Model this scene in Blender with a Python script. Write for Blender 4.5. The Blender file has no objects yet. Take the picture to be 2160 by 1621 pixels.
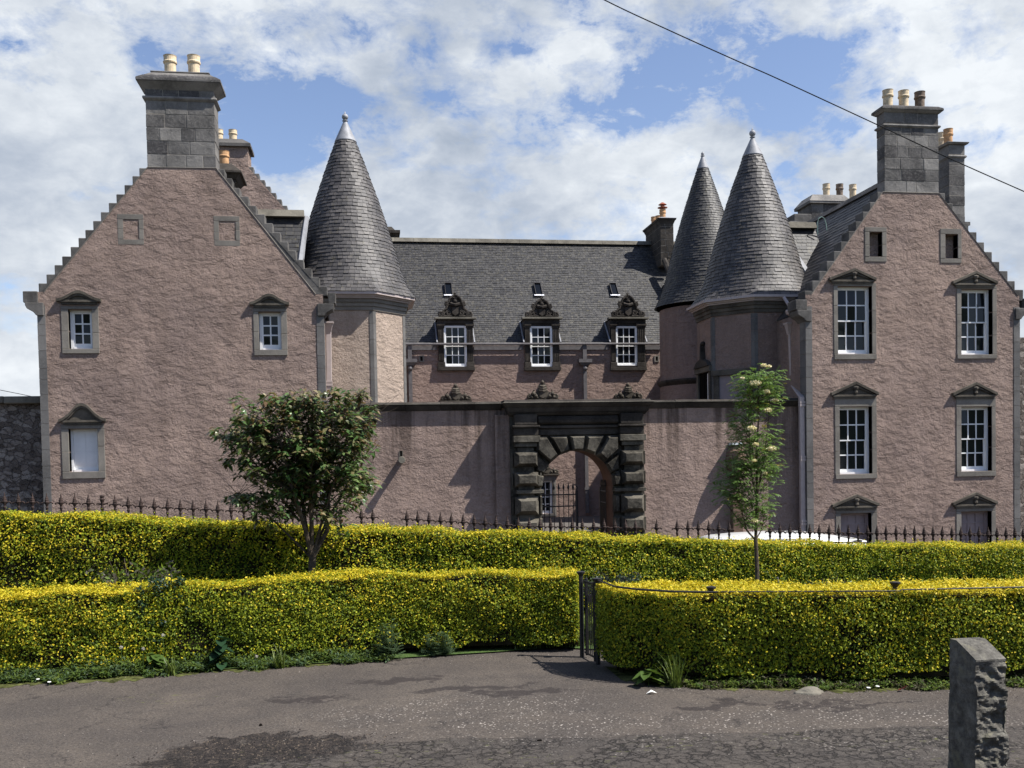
import bpy, bmesh, math, random
import numpy as np
from mathutils import Vector, Matrix, Euler
random.seed(7); rng = np.random.default_rng(7)
R = math.radians
C = bpy.context.scene.collection
scene = bpy.context.scene

# ------------------------------------------------------------------ camera
W0, H0, F0 = 2160.0, 1620.5, 2100.0
CAM = Vector((0, 0, 2.3))
YAW, PITCH, ROLL = R(8.5), R(1.9), R(-1.1)
SHIFT = 234.0
cam_d = bpy.data.cameras.new('camera'); cam = bpy.data.objects.new('camera', cam_d); C.objects.link(cam)
scene.camera = cam
MC = Matrix.Rotation(-YAW, 3, 'Z') @ Matrix.Rotation(math.pi/2 - PITCH, 3, 'X') @ Matrix.Rotation(ROLL, 3, 'Z')
cam.matrix_world = Matrix.Translation(CAM) @ MC.to_4x4()
cam_d.sensor_width = 36; cam_d.lens = 36*F0/W0
cam_d.shift_y = SHIFT/W0
cam_d.clip_start = 0.1; cam_d.clip_end = 3000
scene.render.resolution_x, scene.render.resolution_y = 1024, 768

def ray(px, py):
    return MC @ Vector(((px-W0/2)/F0, -(py-H0/2-SHIFT)/F0, -1.0))
def P(px, py, Y):            # picture measurement -> (X, Z) on the upright plane at depth Y
    d = ray(px, py); t = (Y-CAM.y)/d.y
    return CAM.x+d.x*t, CAM.z+d.z*t
def G(px, py, z=0.0):        # picture measurement -> (X, Y) on a level at height z
    d = ray(px, py); t = (z-CAM.z)/d.z
    return CAM.x+d.x*t, CAM.y+d.y*t

# ------------------------------------------------------------------ sun, sky, exposure
SUN = Vector((0.68, -0.27, 1.0)).normalized()
sl = bpy.data.lights.new('sun', 'SUN'); sl.energy = 5.0; sl.angle = R(0.5); sl.color = (1.0, 0.96, 0.90)
so = bpy.data.objects.new('sun', sl); C.objects.link(so)
so.rotation_euler = SUN.to_track_quat('Z', 'Y').to_euler()
so['kind'] = 'structure'
scene.view_settings.view_transform = 'Standard'; scene.view_settings.look = 'None'
scene.view_settings.exposure = 0.80; scene.view_settings.gamma = 1
scene.render.engine = 'CYCLES'

world = bpy.data.worlds.new('World'); scene.world = world; world.use_nodes = True
nt = world.node_tree; nt.nodes.clear()
def N(nt, t, **kw):
    n = nt.nodes.new(t)
    for k, v in kw.items():
        if k == 'inp':
            for a, b in v.items(): n.inputs[a].default_value = b
        else: setattr(n, k, v)
    return n
def L(nt, a, b): nt.links.new(a, b)
def ramp(nt, fac, stops, interp='LINEAR'):
    n = nt.nodes.new('ShaderNodeValToRGB'); n.color_ramp.interpolation = interp
    e = n.color_ramp.elements
    while len(e) < len(stops): e.new(0.5)
    for i, (p, c) in enumerate(stops):
        e[i].position = p; e[i].color = (c if len(c) == 4 else (*c, 1)) if hasattr(c, '__len__') else (c, c, c, 1)
    L(nt, fac, n.inputs[0]); return n.outputs[0]
def math_(nt, op, a, b=None, clamp=False, c=None):
    n = nt.nodes.new('ShaderNodeMath'); n.operation = op; n.use_clamp = clamp
    for i, v in enumerate((a, b, c)):
        if v is None: continue
        if isinstance(v, (int, float)): n.inputs[i].default_value = v
        else: L(nt, v, n.inputs[i])
    return n.outputs[0]
def vmath(nt, op, a, b=None):
    n = nt.nodes.new('ShaderNodeVectorMath'); n.operation = op
    for i, v in enumerate((a, b)):
        if v is None: continue
        if isinstance(v, (tuple, list, Vector)): n.inputs[i].default_value = tuple(v)
        else: L(nt, v, n.inputs[i])
    return n.outputs['Value'] if op in ('LENGTH', 'DISTANCE', 'DOT_PRODUCT') else n.outputs[0]
def mixc(nt, f, a, b, mode='MIX'):
    n = nt.nodes.new('ShaderNodeMix'); n.data_type = 'RGBA'; n.blend_type = mode
    for s, v in ((0, f), (6, a), (7, b)):
        if isinstance(v, (int, float)): n.inputs[s].default_value = v
        elif isinstance(v, (tuple, list)): n.inputs[s].default_value = v if len(v) == 4 else (*v, 1)
        else: L(nt, v, n.inputs[s])
    return n.outputs[2]
def noise(nt, vec, scale, detail=4, rough=.55, dist=0, out=0):
    n = nt.nodes.new('ShaderNodeTexNoise'); n.inputs['Scale'].default_value = scale
    n.inputs['Detail'].default_value = detail; n.inputs['Roughness'].default_value = rough
    n.inputs['Distortion'].default_value = dist
    if vec is not None: L(nt, vec, n.inputs['Vector'])
    return n.outputs[out]

sky = N(nt, 'ShaderNodeTexSky', sky_type='NISHITA', sun_disc=False)
sky.sun_elevation = math.asin(SUN.z); sky.sun_rotation = math.atan2(SUN.x, SUN.y)
sky.air_density = 1.0; sky.dust_density = 0.6; sky.ozone_density = 1.5; sky.altitude = 100
tc = N(nt, 'ShaderNodeTexCoord')
dirv = vmath(nt, 'NORMALIZE', tc.outputs['Generated'])
sc = vmath(nt, 'MULTIPLY', dirv, (1.0, 1.0, 1.7))
n1 = noise(nt, sc, 6.0, 10, .60, .2)
n2 = noise(nt, vmath(nt, 'ADD', sc, (3.1, 1.7, .4)), 19.0, 9, .66, .25)
cov = math_(nt, 'ADD', math_(nt, 'MULTIPLY', n1, .56), math_(nt, 'MULTIPLY', n2, .44))
# open blue patches of the sky, each a direction and an angular size
patches = [((560, 240), .08, .165), ((1010, 400), .05, .17), ((1560, 110), .07, .125), ((1700, 190), .07, .15), ((1610, 235), .04, .10), ((930, 215), .03, .08), ((1060, 120), .03, .05), ((700, 210), .03, .08), ((1360, 185), .065, .14),
           ((1180, 262), .06, .11), ((215, 400), .035, .17), ((1340, 265), .05, .08), ((620, 300), .08, .10), ((40, 600), .05, .04), ((840, 290), .035, .08), ((1890, 60), .03, .05), ((1500, 40), .06, .07), ((50, 735), .05, .09)]
for (px, py), s, a in patches:
    d = ray(px, py).normalized()
    dd = vmath(nt, 'MULTIPLY', vmath(nt, 'SUBTRACT', dirv, tuple(d)), (1, 1, 1.9))
    m = math_(nt, 'SUBTRACT', 1.0, math_(nt, 'DIVIDE', vmath(nt, 'LENGTH', dd), s*1.35), clamp=True)
    cov = math_(nt, 'SUBTRACT', cov, math_(nt, 'MULTIPLY', m, a*.95))
whites = [((120, 420), .11, .16), ((880, 430), .10, .14), ((1620, 250), .05, .06), ((1900, 120), .10, .1), ((1300, 330), .12, .08)]
for (px, py), s, a in whites:
    d = ray(px, py).normalized()
    dd = vmath(nt, 'MULTIPLY', vmath(nt, 'SUBTRACT', dirv, tuple(d)), (1, 1, 1.9))
    m = math_(nt, 'SUBTRACT', 1.0, math_(nt, 'DIVIDE', vmath(nt, 'LENGTH', dd), s*1.35), clamp=True)
    cov = math_(nt, 'ADD', cov, math_(nt, 'MULTIPLY', m, a*.8))
mask = ramp(nt, cov, [(.385, 0.0), (.43, .55), (.50, 1.0)])
# clouds thinned out behind the camera and overhead to lower the ambient light
sep = N(nt, 'ShaderNodeSeparateXYZ'); L(nt, dirv, sep.inputs[0])
north = ramp(nt, math_(nt, 'ADD', math_(nt, 'MULTIPLY', sep.outputs[1], .5), .5), [(.50, .0), (.74, 1.0)])
mask = math_(nt, 'MULTIPLY', mask, north)
mask = math_(nt, 'MULTIPLY', mask, ramp(nt, sep.outputs[2], [(.52, 1.0), (.75, .1)]))
n3 = noise(nt, vmath(nt, 'ADD', sc, (7.3, .2, 5.5)), 5.5, 7, .55, .2)
n4 = noise(nt, vmath(nt, 'ADD', sc, (1.3, 4.2, 2.5)), 26.0, 6, .6, .3)
shade = math_(nt, 'ADD', math_(nt, 'MULTIPLY', n3, .72), math_(nt, 'MULTIPLY', n4, .28))
cloud = ramp(nt, shade, [(.30, (.22, .26, .325)), (.42, (.31, .345, .40)), (.51, (.40, .43, .47)), (.63, (.52, .545, .57))])
skyc = mixc(nt, 1.0, sky.outputs[0], (.098, .092, .096), 'MULTIPLY')
wc = mixc(nt, mask, skyc, cloud)
bg = N(nt, 'ShaderNodeBackground'); L(nt, wc, bg.inputs[0]); bg.inputs[1].default_value = 1.0
# strength 1 with the Sky Texture scaled by .115 above equals Background strength .115
wo = N(nt, 'ShaderNodeOutputWorld'); L(nt, bg.outputs[0], wo.inputs[0])

# ------------------------------------------------------------------ mesh helpers
class MB:
    def __init__(s): s.v = []; s.f = []; s.m = []; s.M = None; s.mi = 0
    def add(s, vs, fs):
        b = len(s.v)
        if s.M is not None: vs = [tuple(s.M @ Vector(v)) for v in vs]
        s.v += [tuple(v) for v in vs]; s.f += [tuple(i+b for i in f) for f in fs]; s.m += [s.mi]*len(fs)
        return s
    def box(s, x0, x1, y0, y1, z0, z1, j=0.0):
        if x0 > x1: x0, x1 = x1, x0
        if y0 > y1: y0, y1 = y1, y0
        if z0 > z1: z0, z1 = z1, z0
        vs = [[x, y, z] for z in (z0, z1) for y in (y0, y1) for x in (x0, x1)]
        if j: vs = [[c+random.uniform(-j, j) for c in v] for v in vs]
        return s.add(vs, [(0,2,3,1), (4,5,7,6), (0,1,5,4), (2,6,7,3), (0,4,6,2), (1,3,7,5)])
    def hexa(s, vs): return s.add(vs, [(0,2,3,1), (4,5,7,6), (0,1,5,4), (2,6,7,3), (0,4,6,2), (1,3,7,5)])
    def prism(s, poly, y0, y1):      # poly in (x,z), counter-clockwise seen from -Y
        n = len(poly)
        vs = [(x, y0, z) for x, z in poly] + [(x, y1, z) for x, z in poly]
        fs = [tuple(range(n)), tuple(range(2*n-1, n-1, -1))] + [(i, i+n, (i+1) % n+n, (i+1) % n) for i in range(n)]
        return s.add(vs, fs)
    def slab(s, poly, z0, z1):       # poly in (x,y)
        n = len(poly)
        vs = [(x, y, z0) for x, y in poly] + [(x, y, z1) for x, y in poly]
        return s.add(vs, [tuple(range(n-1, -1, -1)), tuple(range(n, 2*n))] + [(i, (i+1) % n, (i+1) % n+n, i+n) for i in range(n)])
    def frus(s, x0, x1, y0, y1, z0, X0, X1, Y0, Y1, z1):
        return s.hexa([(x0,y0,z0), (x1,y0,z0), (x0,y1,z0), (x1,y1,z0), (X0,Y0,z1), (X1,Y0,z1), (X0,Y1,z1), (X1,Y1,z1)])
    def lathe(s, cx, cy, prof, n=16, a0=0.0, sx=1, sy=1):
        vs = []; fs = []
        for r, z in prof:
            for i in range(n):
                a = a0+2*math.pi*i/n; vs.append((cx+r*math.cos(a)*sx, cy+r*math.sin(a)*sy, z))
        for k in range(len(prof)-1):
            for i in range(n):
                j = (i+1) % n; fs.append((k*n+i, k*n+j, (k+1)*n+j, (k+1)*n+i))
        fs.append(tuple(range(n-1, -1, -1))); m = (len(prof)-1)*n; fs.append(tuple(range(m, m+n)))
        return s.add(vs, fs)
    def tube(s, pts, rad, n=6):
        pts = [Vector(p) for p in pts]
        if not hasattr(rad, '__len__'): rad = [rad]*len(pts)
        vs = []; fs = []; up = Vector((.12, .31, .94))
        for i, p in enumerate(pts):
            t = (pts[min(i+1, len(pts)-1)]-pts[max(i-1, 0)]).normalized()
            a = t.cross(up)
            if a.length < .05: a = t.cross(Vector((1, 0, 0)))
            a.normalize(); b = t.cross(a)
            for k in range(n):
                w = 2*math.pi*k/n; vs.append(p+(a*math.cos(w)+b*math.sin(w))*rad[i])
        for i in range(len(pts)-1):
            for k in range(n):
                j = (k+1) % n; fs.append((i*n+k, i*n+j, (i+1)*n+j, (i+1)*n+k))
        fs.append(tuple(range(n-1, -1, -1))); m = (len(pts)-1)*n; fs.append(tuple(range(m, m+n)))
        return s.add(vs, fs)
    def ball(s, c, r, sz=1.0, n=10, m=6):
        prof = [(max(1e-4, r*math.sin(math.pi*k/m)), c[2]-r*sz*math.cos(math.pi*k/m)) for k in range(m+1)]
        return s.lathe(c[0], c[1], prof, n)
    def build(s, name, mats, parent=None, bevel=0, smooth=False, origin=None):
        me = bpy.data.meshes.new(name)
        off = Vector((0, 0, 0))
        if parent is not None: off = root_of(parent).matrix_world.translation if False else Vector(root_of(parent)['_o'])
        elif origin is not None: off = Vector(origin)
        vs = [(v[0]-off.x, v[1]-off.y, v[2]-off.z) for v in s.v]
        me.from_pydata(vs, [], s.f)
        if not isinstance(mats, (list, tuple)): mats = [mats]
        for m in mats: me.materials.append(m)
        if len(mats) > 1: me.polygons.foreach_set('material_index', s.m)
        bm = bmesh.new(); bm.from_mesh(me)
        bmesh.ops.recalc_face_normals(bm, faces=bm.faces)
        if bevel: bmesh.ops.bevel(bm, geom=list(bm.edges), offset=bevel, segments=1, affect='EDGES', clamp_overlap=True)
        bm.to_mesh(me); bm.free()
        if smooth: me.polygons.foreach_set('use_smooth', [True]*len(me.polygons))
        me.update()
        o = bpy.data.objects.new(name, me); C.objects.link(o)
        if parent is not None: o.parent = parent
        elif origin is not None: o.location = origin
        return o
def root_of(o):
    while o.parent is not None: o = o.parent
    return o
def tag(o, label=None, cat=None, group=None, kind=None):
    if label: o['label'] = label
    if cat: o['category'] = cat
    if group: o['group'] = group
    if kind: o['kind'] = kind
    return o
def thing(name, label, cat, loc=(0, 0, 0), group=None):
    o = bpy.data.objects.new(name, None); C.objects.link(o); o.location = loc; o['_o'] = tuple(float(c) for c in loc)
    o.empty_display_size = .3
    return tag(o, label, cat, group)
def numpy_mesh(name, V, Fq, mats, midx=None, parent=None, smooth=False, off=(0, 0, 0)):
    me = bpy.data.meshes.new(name); n = len(V); k = Fq.shape[1]; m = len(Fq)
    if parent is not None: off = tuple(root_of(parent)['_o'])
    V = np.asarray(V, dtype=np.float32) - np.array(off, dtype=np.float32)
    me.vertices.add(n); me.vertices.foreach_set('co', V.ravel())
    me.loops.add(m*k); me.loops.foreach_set('vertex_index', Fq.astype(np.int32).ravel())
    me.polygons.add(m); me.polygons.foreach_set('loop_start', np.arange(0, m*k, k, dtype=np.int32))
    try: me.polygons.foreach_set('loop_total', np.full(m, k, dtype=np.int32))
    except Exception: pass
    if not isinstance(mats, (list, tuple)): mats = [mats]
    for x in mats: me.materials.append(x)
    if midx is not None: me.polygons.foreach_set('material_index', np.asarray(midx, dtype=np.int32))
    if smooth: me.polygons.foreach_set('use_smooth', [True]*m)
    me.update(); me.validate()
    o = bpy.data.objects.new(name, me); C.objects.link(o)
    if parent is not None: o.parent = parent
    return o

# ------------------------------------------------------------------ materials
def mat(name):
    m = bpy.data.materials.new(name); m.use_nodes = True; t = m.node_tree; t.nodes.clear()
    b = N(t, 'ShaderNodeBsdfPrincipled'); o = N(t, 'ShaderNodeOutputMaterial'); L(t, b.outputs[0], o.inputs[0])
    g = N(t, 'ShaderNodeNewGeometry')
    b.inputs['Specular IOR Level'].default_value = .3
    return m, t, b, g, o
def bump(t, b, h, strength, dist, prev=None):
    n = N(t, 'ShaderNodeBump'); n.inputs['Strength'].default_value = strength; n.inputs['Distance'].default_value = dist
    L(t, h, n.inputs['Height'])
    if prev is not None: L(t, prev, n.inputs['Normal'])
    L(t, n.outputs[0], b.inputs['Normal']); return n.outputs[0]
def scaled(t, g, s): return vmath(t, 'MULTIPLY', g.outputs['Position'], s)

def harl(name, c1, c2, streak=0.0, ztop=None, relief=1.0):
    m, t, b, g, o = mat(name)
    pos = g.outputs['Position']
    big = noise(t, pos, .55, 5, .6); mid = noise(t, pos, 3.2, 5, .6); fin = noise(t, pos, 30, 5, .75)
    col = mixc(t, ramp(t, big, [(.36, 0.0), (.66, 1.0)]), c1, c2)
    col = mixc(t, math_(t, 'MULTIPLY', ramp(t, mid, [(.40, 0.0), (.70, 1.0)]), .32), col, tuple(x*.62 for x in c1))
    col = mixc(t, math_(t, 'MULTIPLY', ramp(t, fin, [(.38, 1.0), (.60, 0.0)]), .42), col, tuple(x*.42 for x in c1))
    sw_ = noise(t, vmath(t, 'MULTIPLY', pos, (1.7, 1.7, .22)), 1.2, 5, .65)
    col = mixc(t, math_(t, 'MULTIPLY', ramp(t, sw_, [(.48, 0.0), (.66, 1.0)]), .42), col, tuple(x*.50 for x in c1))
    if streak:
        st = noise(t, vmath(t, 'MULTIPLY', pos, (2.1, 2.1, .13)), 1.5, 5, .62)
        sp = N(t, 'ShaderNodeSeparateXYZ'); L(t, pos, sp.inputs[0])
        fade = math_(t, 'DIVIDE', math_(t, 'SUBTRACT', sp.outputs[2], ztop-2.6), 2.6, clamp=True)
        f = math_(t, 'MULTIPLY', math_(t, 'MULTIPLY', ramp(t, st, [(.44, 0.0), (.58, 1.0)]), fade), streak)
        col = mixc(t, f, col, (.085, .062, .05))
    L(t, col, b.inputs['Base Color']); b.inputs['Roughness'].default_value = .95; b.inputs['Specular IOR Level'].default_value = .08
    # trowelled lumps lie slantwise; gravel harling on top
    mp = N(t, 'ShaderNodeMapping'); L(t, pos, mp.inputs[0]); mp.inputs['Rotation'].default_value = (0, R(30), 0); mp.inputs['Scale'].default_value = (1.0, 1.0, 1.75)
    l1 = noise(t, mp.outputs[0], 3.4, 6, .62, .25)
    msk = ramp(t, noise(t, pos, .9, 3, .6), [(.38, .45), (.60, 1.0)])
    h = math_(t, 'ADD', math_(t, 'MULTIPLY', l1, msk), math_(t, 'MULTIPLY', noise(t, pos, 11, 3, .6), .26))
    p = bump(t, b, h, 1.0, .25*relief)
    bump(t, b, noise(t, pos, 28, 4, .8), 1.0, .036, p)
    return m
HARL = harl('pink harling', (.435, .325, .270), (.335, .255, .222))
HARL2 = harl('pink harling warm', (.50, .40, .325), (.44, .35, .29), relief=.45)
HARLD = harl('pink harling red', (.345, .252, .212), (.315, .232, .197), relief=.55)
def stone(name, c1, c2, dark=.5, rnd=.5, bs=.6, bd=.02, scale=6):
    m, t, b, g, o = mat(name)
    pos = g.outputs['Position']
    oi = g.outputs['Random Per Island']
    n = noise(t, pos, scale, 6, .65, .3); n_ = noise(t, pos, 1.7, 4, .6)
    col = mixc(t, math_(t, 'ADD', math_(t, 'MULTIPLY', oi, rnd), math_(t, 'MULTIPLY', n, 1-rnd)), c1, c2)
    col = mixc(t, math_(t, 'MULTIPLY', ramp(t, n_, [(.42, 0.0), (.62, 1.0)]), dark), col, tuple(x*.3 for x in c1))
    col = mixc(t, math_(t, 'MULTIPLY', ramp(t, noise(t, pos, scale*4, 4, .7), [(.5, 0.0), (.72, 1.0)]), .3), col, tuple(x*1.4 for x in c2))
    L(t, col, b.inputs['Base Color']); b.inputs['Roughness'].default_value = .9; b.inputs['Specular IOR Level'].default_value = .15
    p = bump(t, b, n, bs, bd); bump(t, b, noise(t, pos, 48, 4, .7), .5, .006, p)
    return m
ASHLAR = stone('grey ashlar', (.045, .043, .045), (.26, .245, .225), .45, .85, .8, .03, 4)
DRESS = stone('dressed sandstone', (.150, .137, .120), (.240, .220, .190), .35, .55, .4, .01)
PEDST = stone('weathered sandstone', (.060, .052, .044), (.150, .132, .105), .6, .4, .6, .015)
DARKST = stone('sooty carved stone', (.022, .019, .017), (.085, .074, .062), .55, .5, .8, .03, 5)
PORTST = stone('soot black gateway stone', (.020, .018, .015), (.175, .158, .125), .75, .3, 1.0, .04, 3.2)
CROW = stone('crow step stone', (.055, .052, .050), (.150, .142, .132), .6, .7)
COPE = stone('coping stone', (.105, .095, .078), (.200, .185, .150), .5, .5)
QUOIN = stone('quoin stone', (.115, .112, .108), (.180, .172, .162), .35, .8, .4, .01)
MORT = stone('mortar', (.20, .18, .155), (.26, .235, .20), .2, .2)
def slate(name, cols, moss=0.0, bs=.5):
    m, t, b, g, o = mat(name)
    pos = g.outputs['Position']; oi = g.outputs['Random Per Island']
    n = noise(t, pos, 2.2, 5, .6)
    col = ramp(t, math_(t, 'ADD', math_(t, 'MULTIPLY', oi, .62), math_(t, 'MULTIPLY', noise(t, pos, 20, 3), .3)), cols)
    col = mixc(t, math_(t, 'MULTIPLY', ramp(t, n, [(.48, 0.0), (.66, 1.0)]), .55), col, (.028, .027, .028))
    if moss:
        col = mixc(t, math_(t, 'MULTIPLY', ramp(t, noise(t, pos, 9, 5, .7), [(.55, 0.0), (.66, 1.0)]), moss), col, (.115, .10, .05))
    L(t, col, b.inputs['Base Color']); b.inputs['Roughness'].default_value = .58; b.inputs['Specular IOR Level'].default_value = .4
    bump(t, b, noise(t, pos, 16, 4, .6), bs, .008)
    return m
SLATE = slate('turret slate', [(0.05, (.028, .026, .027)), (.4, (.056, .052, .052)), (.75, (.090, .082, .078)), (1.0, (.165, .155, .145))], .3)
SLATEM = slate('old roof slate', [(0.05, (.015, .015, .017)), (.5, (.034, .033, .033)), (.85, (.062, .058, .052)), (1.0, (.11, .10, .09))], .5)
def plain(name, c, rough=.5, spec=.3, metal=0.0, nz=.12, ns=8, bs=0.0):
    m, t, b, g, o = mat(name)
    f = ramp(t, noise(t, g.outputs['Position'], ns, 5, .65), [(.35, 0.0), (.68, 1.0)])
    L(t, mixc(t, f, tuple(x*(1-nz) for x in c), tuple(min(1, x*(1+nz)) for x in c)), b.inputs['Base Color'])
    b.inputs['Roughness'].default_value = rough; b.inputs['Specular IOR Level'].default_value = spec; b.inputs['Metallic'].default_value = metal
    if bs: bump(t, b, noise(t, g.outputs['Position'], ns*3, 4), bs, .01)
    return m
WHITE = plain('white window paint', (.80, .80, .79), .45, .35, nz=.03)
PINKP = plain('pink grey gutter paint', (.40, .34, .32), .45, .4, nz=.08)
SHUT = plain('shutter paint', (.26, .21, .21), .5, .3, nz=.08)
LEAD = plain('lead', (.25, .255, .27), .6, .4, .05, nz=.2, ns=5, bs=.3)
IRON = plain('dark iron', (.018, .016, .017), .5, .4, nz=.3, ns=30)
RUST = plain('rusty iron railing', (.042, .028, .024), .75, .2, nz=.5, ns=30)
POT = plain('buff clay pot', (.58, .47, .32), .8, .15, nz=.25, ns=9)
POTO = plain('orange clay pot', (.46, .27, .14), .8, .15, nz=.25, ns=9)
POTD = plain('sooty clay pot', (.17, .13, .10), .8, .15, nz=.5, ns=7)
GREY = plain('grey painted downpipe', (.13, .12, .12), .5, .3, nz=.2)
CARP = plain('white car paint', (.50, .50, .485), .25, .5, nz=.02)
RUB = plain('tyre rubber', (.02, .02, .02), .8, .2)
WIRE = plain('black cable', (.012, .012, .013), .6, .2)
BARK = plain('brown bark', (.085, .066, .050), .9, .1, nz=.5, ns=24, bs=.6)
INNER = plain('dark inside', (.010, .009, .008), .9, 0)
def glass(name, c, rough):
    m, t, b, g, o = mat(name)
    b.inputs['Base Color'].default_value = (*c, 1); b.inputs['Roughness'].default_value = rough; b.inputs['Specular IOR Level'].default_value = .26
    w = noise(t, g.outputs['Position'], 2.3, 2); bump(t, b, w, .15, .02)
    return m
GLASS = glass('window glass', (.012, .014, .016), .04)

SKYG = glass('skylight glass', (.004, .006, .010), .3); SKYG.node_tree.nodes['Principled BSDF'].inputs['Specular IOR Level'].default_value = .1
# ------------------------------------------------------------------ walls, slates, stones
def column_wall(mb, Y, outline_top, x0, x1, zb, rects=(), th=.3, reveal=.25, extra_x=(), arch=None):
    """upright wall face at depth Y between x0 and x1; outline_top = [(x,z)...] polyline; rects = holes (x0,x1,z0,z1)"""
    xs = {x0, x1} | {x for x, z in outline_top if x0 < x < x1} | set(extra_x)
    for r in rects: xs |= {r[0], r[1]}
    def top(x):
        for (a, za), (b, zb_) in zip(outline_top[:-1], outline_top[1:]):
            if a-1e-6 <= x <= b+1e-6: return za+(zb_-za)*((x-a)/(b-a) if b > a else 0)
        return outline_top[-1][1]
    if arch:
        cx, zs, r = arch; n = 20
        ax = [cx-r*math.cos(math.pi*i/n) for i in range(n+1)]
        xs |= set(ax)
    xs = sorted(xs)
    for a, b in zip(xs[:-1], xs[1:]):
        if b-a < 1e-5: continue
        mid = (a+b)/2; holes = sorted([(r[2], r[2], r[3], r[3]) for r in rects if r[0]-1e-6 <= a and b <= r[1]+1e-6])
        if arch and cx-r-1e-6 <= a and b <= cx+r+1e-6:
            za = zs+math.sqrt(max(0, r*r-(a-cx)**2)); zc = zs+math.sqrt(max(0, r*r-(b-cx)**2))
            holes.append((zb, zb, za, zc))
        z0a = z0b = zb
        for (h0a, h0b, h1a, h1b) in holes:
            if h0a > z0a+1e-5: mb.add([(a, Y, z0a), (b, Y, z0b), (b, Y, h0b), (a, Y, h0a)], [(0, 1, 2, 3)])
            z0a, z0b = h1a, h1b
        mb.add([(a, Y, z0a), (b, Y, z0b), (b, Y, top(b)), (a, Y, top(a))], [(0, 1, 2, 3)])
    for (a, b, c, d) in rects:
        y = Y+reveal
        mb.add([(a, Y, c), (a, y, c), (a, y, d), (a, Y, d)], [(0, 1, 2, 3)])
        mb.add([(b, Y, c), (b, y, c), (b, y, d), (b, Y, d)], [(0, 1, 2, 3)])
        mb.add([(a, Y, d), (b, Y, d), (b, y, d), (a, y, d)], [(0, 1, 2, 3)])
        mb.add([(a, Y, c), (b, Y, c), (b, y, c), (a, y, c)], [(0, 1, 2, 3)])

def slates_plane(mb, A, B, Cc, D, rowh, sw, lift=.012, jit=.006):
    """A,B eave corners (left,right); D,Cc ridge corners (left,right). rows of slates, each its own island"""
    A, B, Cc, D = map(Vector, (A, B, Cc, D))
    nrm = (B-A).cross(D-A).normalized()
    up = ((D-A)+(Cc-B))/2; rows = max(2, int(up.length/rowh))
    for r in range(rows):
        t0, t1 = r/rows, (r+1.35)/rows
        l0, r0 = A.lerp(D, t0), B.lerp(Cc, t0); t1c = min(1, t1)
        l1, r1 = A.lerp(D, t1c), B.lerp(Cc, t1c)
        w = (r0-l0).length
        if w < .05: continue
        n = max(1, int(w/sw)); off = (r % 2)*.5
        k = -off
        cur = 0.0; edges = [0.0]
        while cur < 1-1e-6:
            cur += (sw/w)*random.uniform(.72, 1.28) if edges != [0.0] or not off else (sw/w)*.5
            edges.append(min(cur, 1.0))
        for a, b in zip(edges[:-1], edges[1:]):
            g = .0035/w
            j = random.uniform(-jit, jit); lf = lift*random.uniform(.7, 1.6)
            p0 = l0.lerp(r0, a+g)+nrm*lf; p1 = l0.lerp(r0, b-g)+nrm*lf*random.uniform(.8, 1.2)
            q0 = l1.lerp(r1, a+g)+nrm*.001; q1 = l1.lerp(r1, b-g)+nrm*.001
            dn = -up.normalized()*j; p0 += dn; p1 += dn
            u0 = p0-nrm*(lf+.004); u1 = p1-nrm*(lf+.004)
            mb.add([p0, p1, q1, q0, u0, u1], [(0, 1, 2, 3), (4, 5, 1, 0)])

def cone_slates(mb, cx, cy, prof, blend, n_oct=8, a0=0.0, rowh=.1, sw=.15, round_base=False):
    """prof: function t->(r,z) 0..1; blend(t): 1 = octagon, 0 = circle"""
    def pt(t, a, off=0.0):
        r, z = prof(t); k = 0 if round_base else blend(t)
        seg = 2*math.pi/n_oct; w = ((a-a0) % seg)-seg/2
        ro = r*math.cos(seg/2)/math.cos(w)*1.0
        rr = ro*k+r*.965*(1-k)+off
        return Vector((cx+rr*math.cos(a), cy+rr*math.sin(a), z))
    r0, z0 = prof(0); r1, z1 = prof(1)
    rows = int(math.hypot(z1-z0, r0-r1)/rowh)
    for k in range(rows):
        t0, t1 = k/rows, min(1, (k+1.3)/rows)
        r, _ = prof(t0)
        n = max(9, int(2*math.pi*r/sw)); ph = random.random()*6
        es = np.cumsum(rng.uniform(.75, 1.25, n)); es = es/es[-1]*2*math.pi+ph
        prev = ph
        for e in es:
            a, b = prev+.003/r*1.0, e-.003/r; prev = e
            lf = .019*random.uniform(.7, 1.5); j = random.uniform(-.04, .04)/rows
            mid = (a+b)/2
            vs = [pt(max(0, t0+j*2), a, lf), pt(max(0, t0+j*2), b, lf), pt(t1, b, .002), pt(t1, a, .002), pt(t0, a, -.01), pt(t0, b, -.01)]
            mb.add(vs, [(0, 1, 2, 3), (4, 5, 1, 0)])

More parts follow.
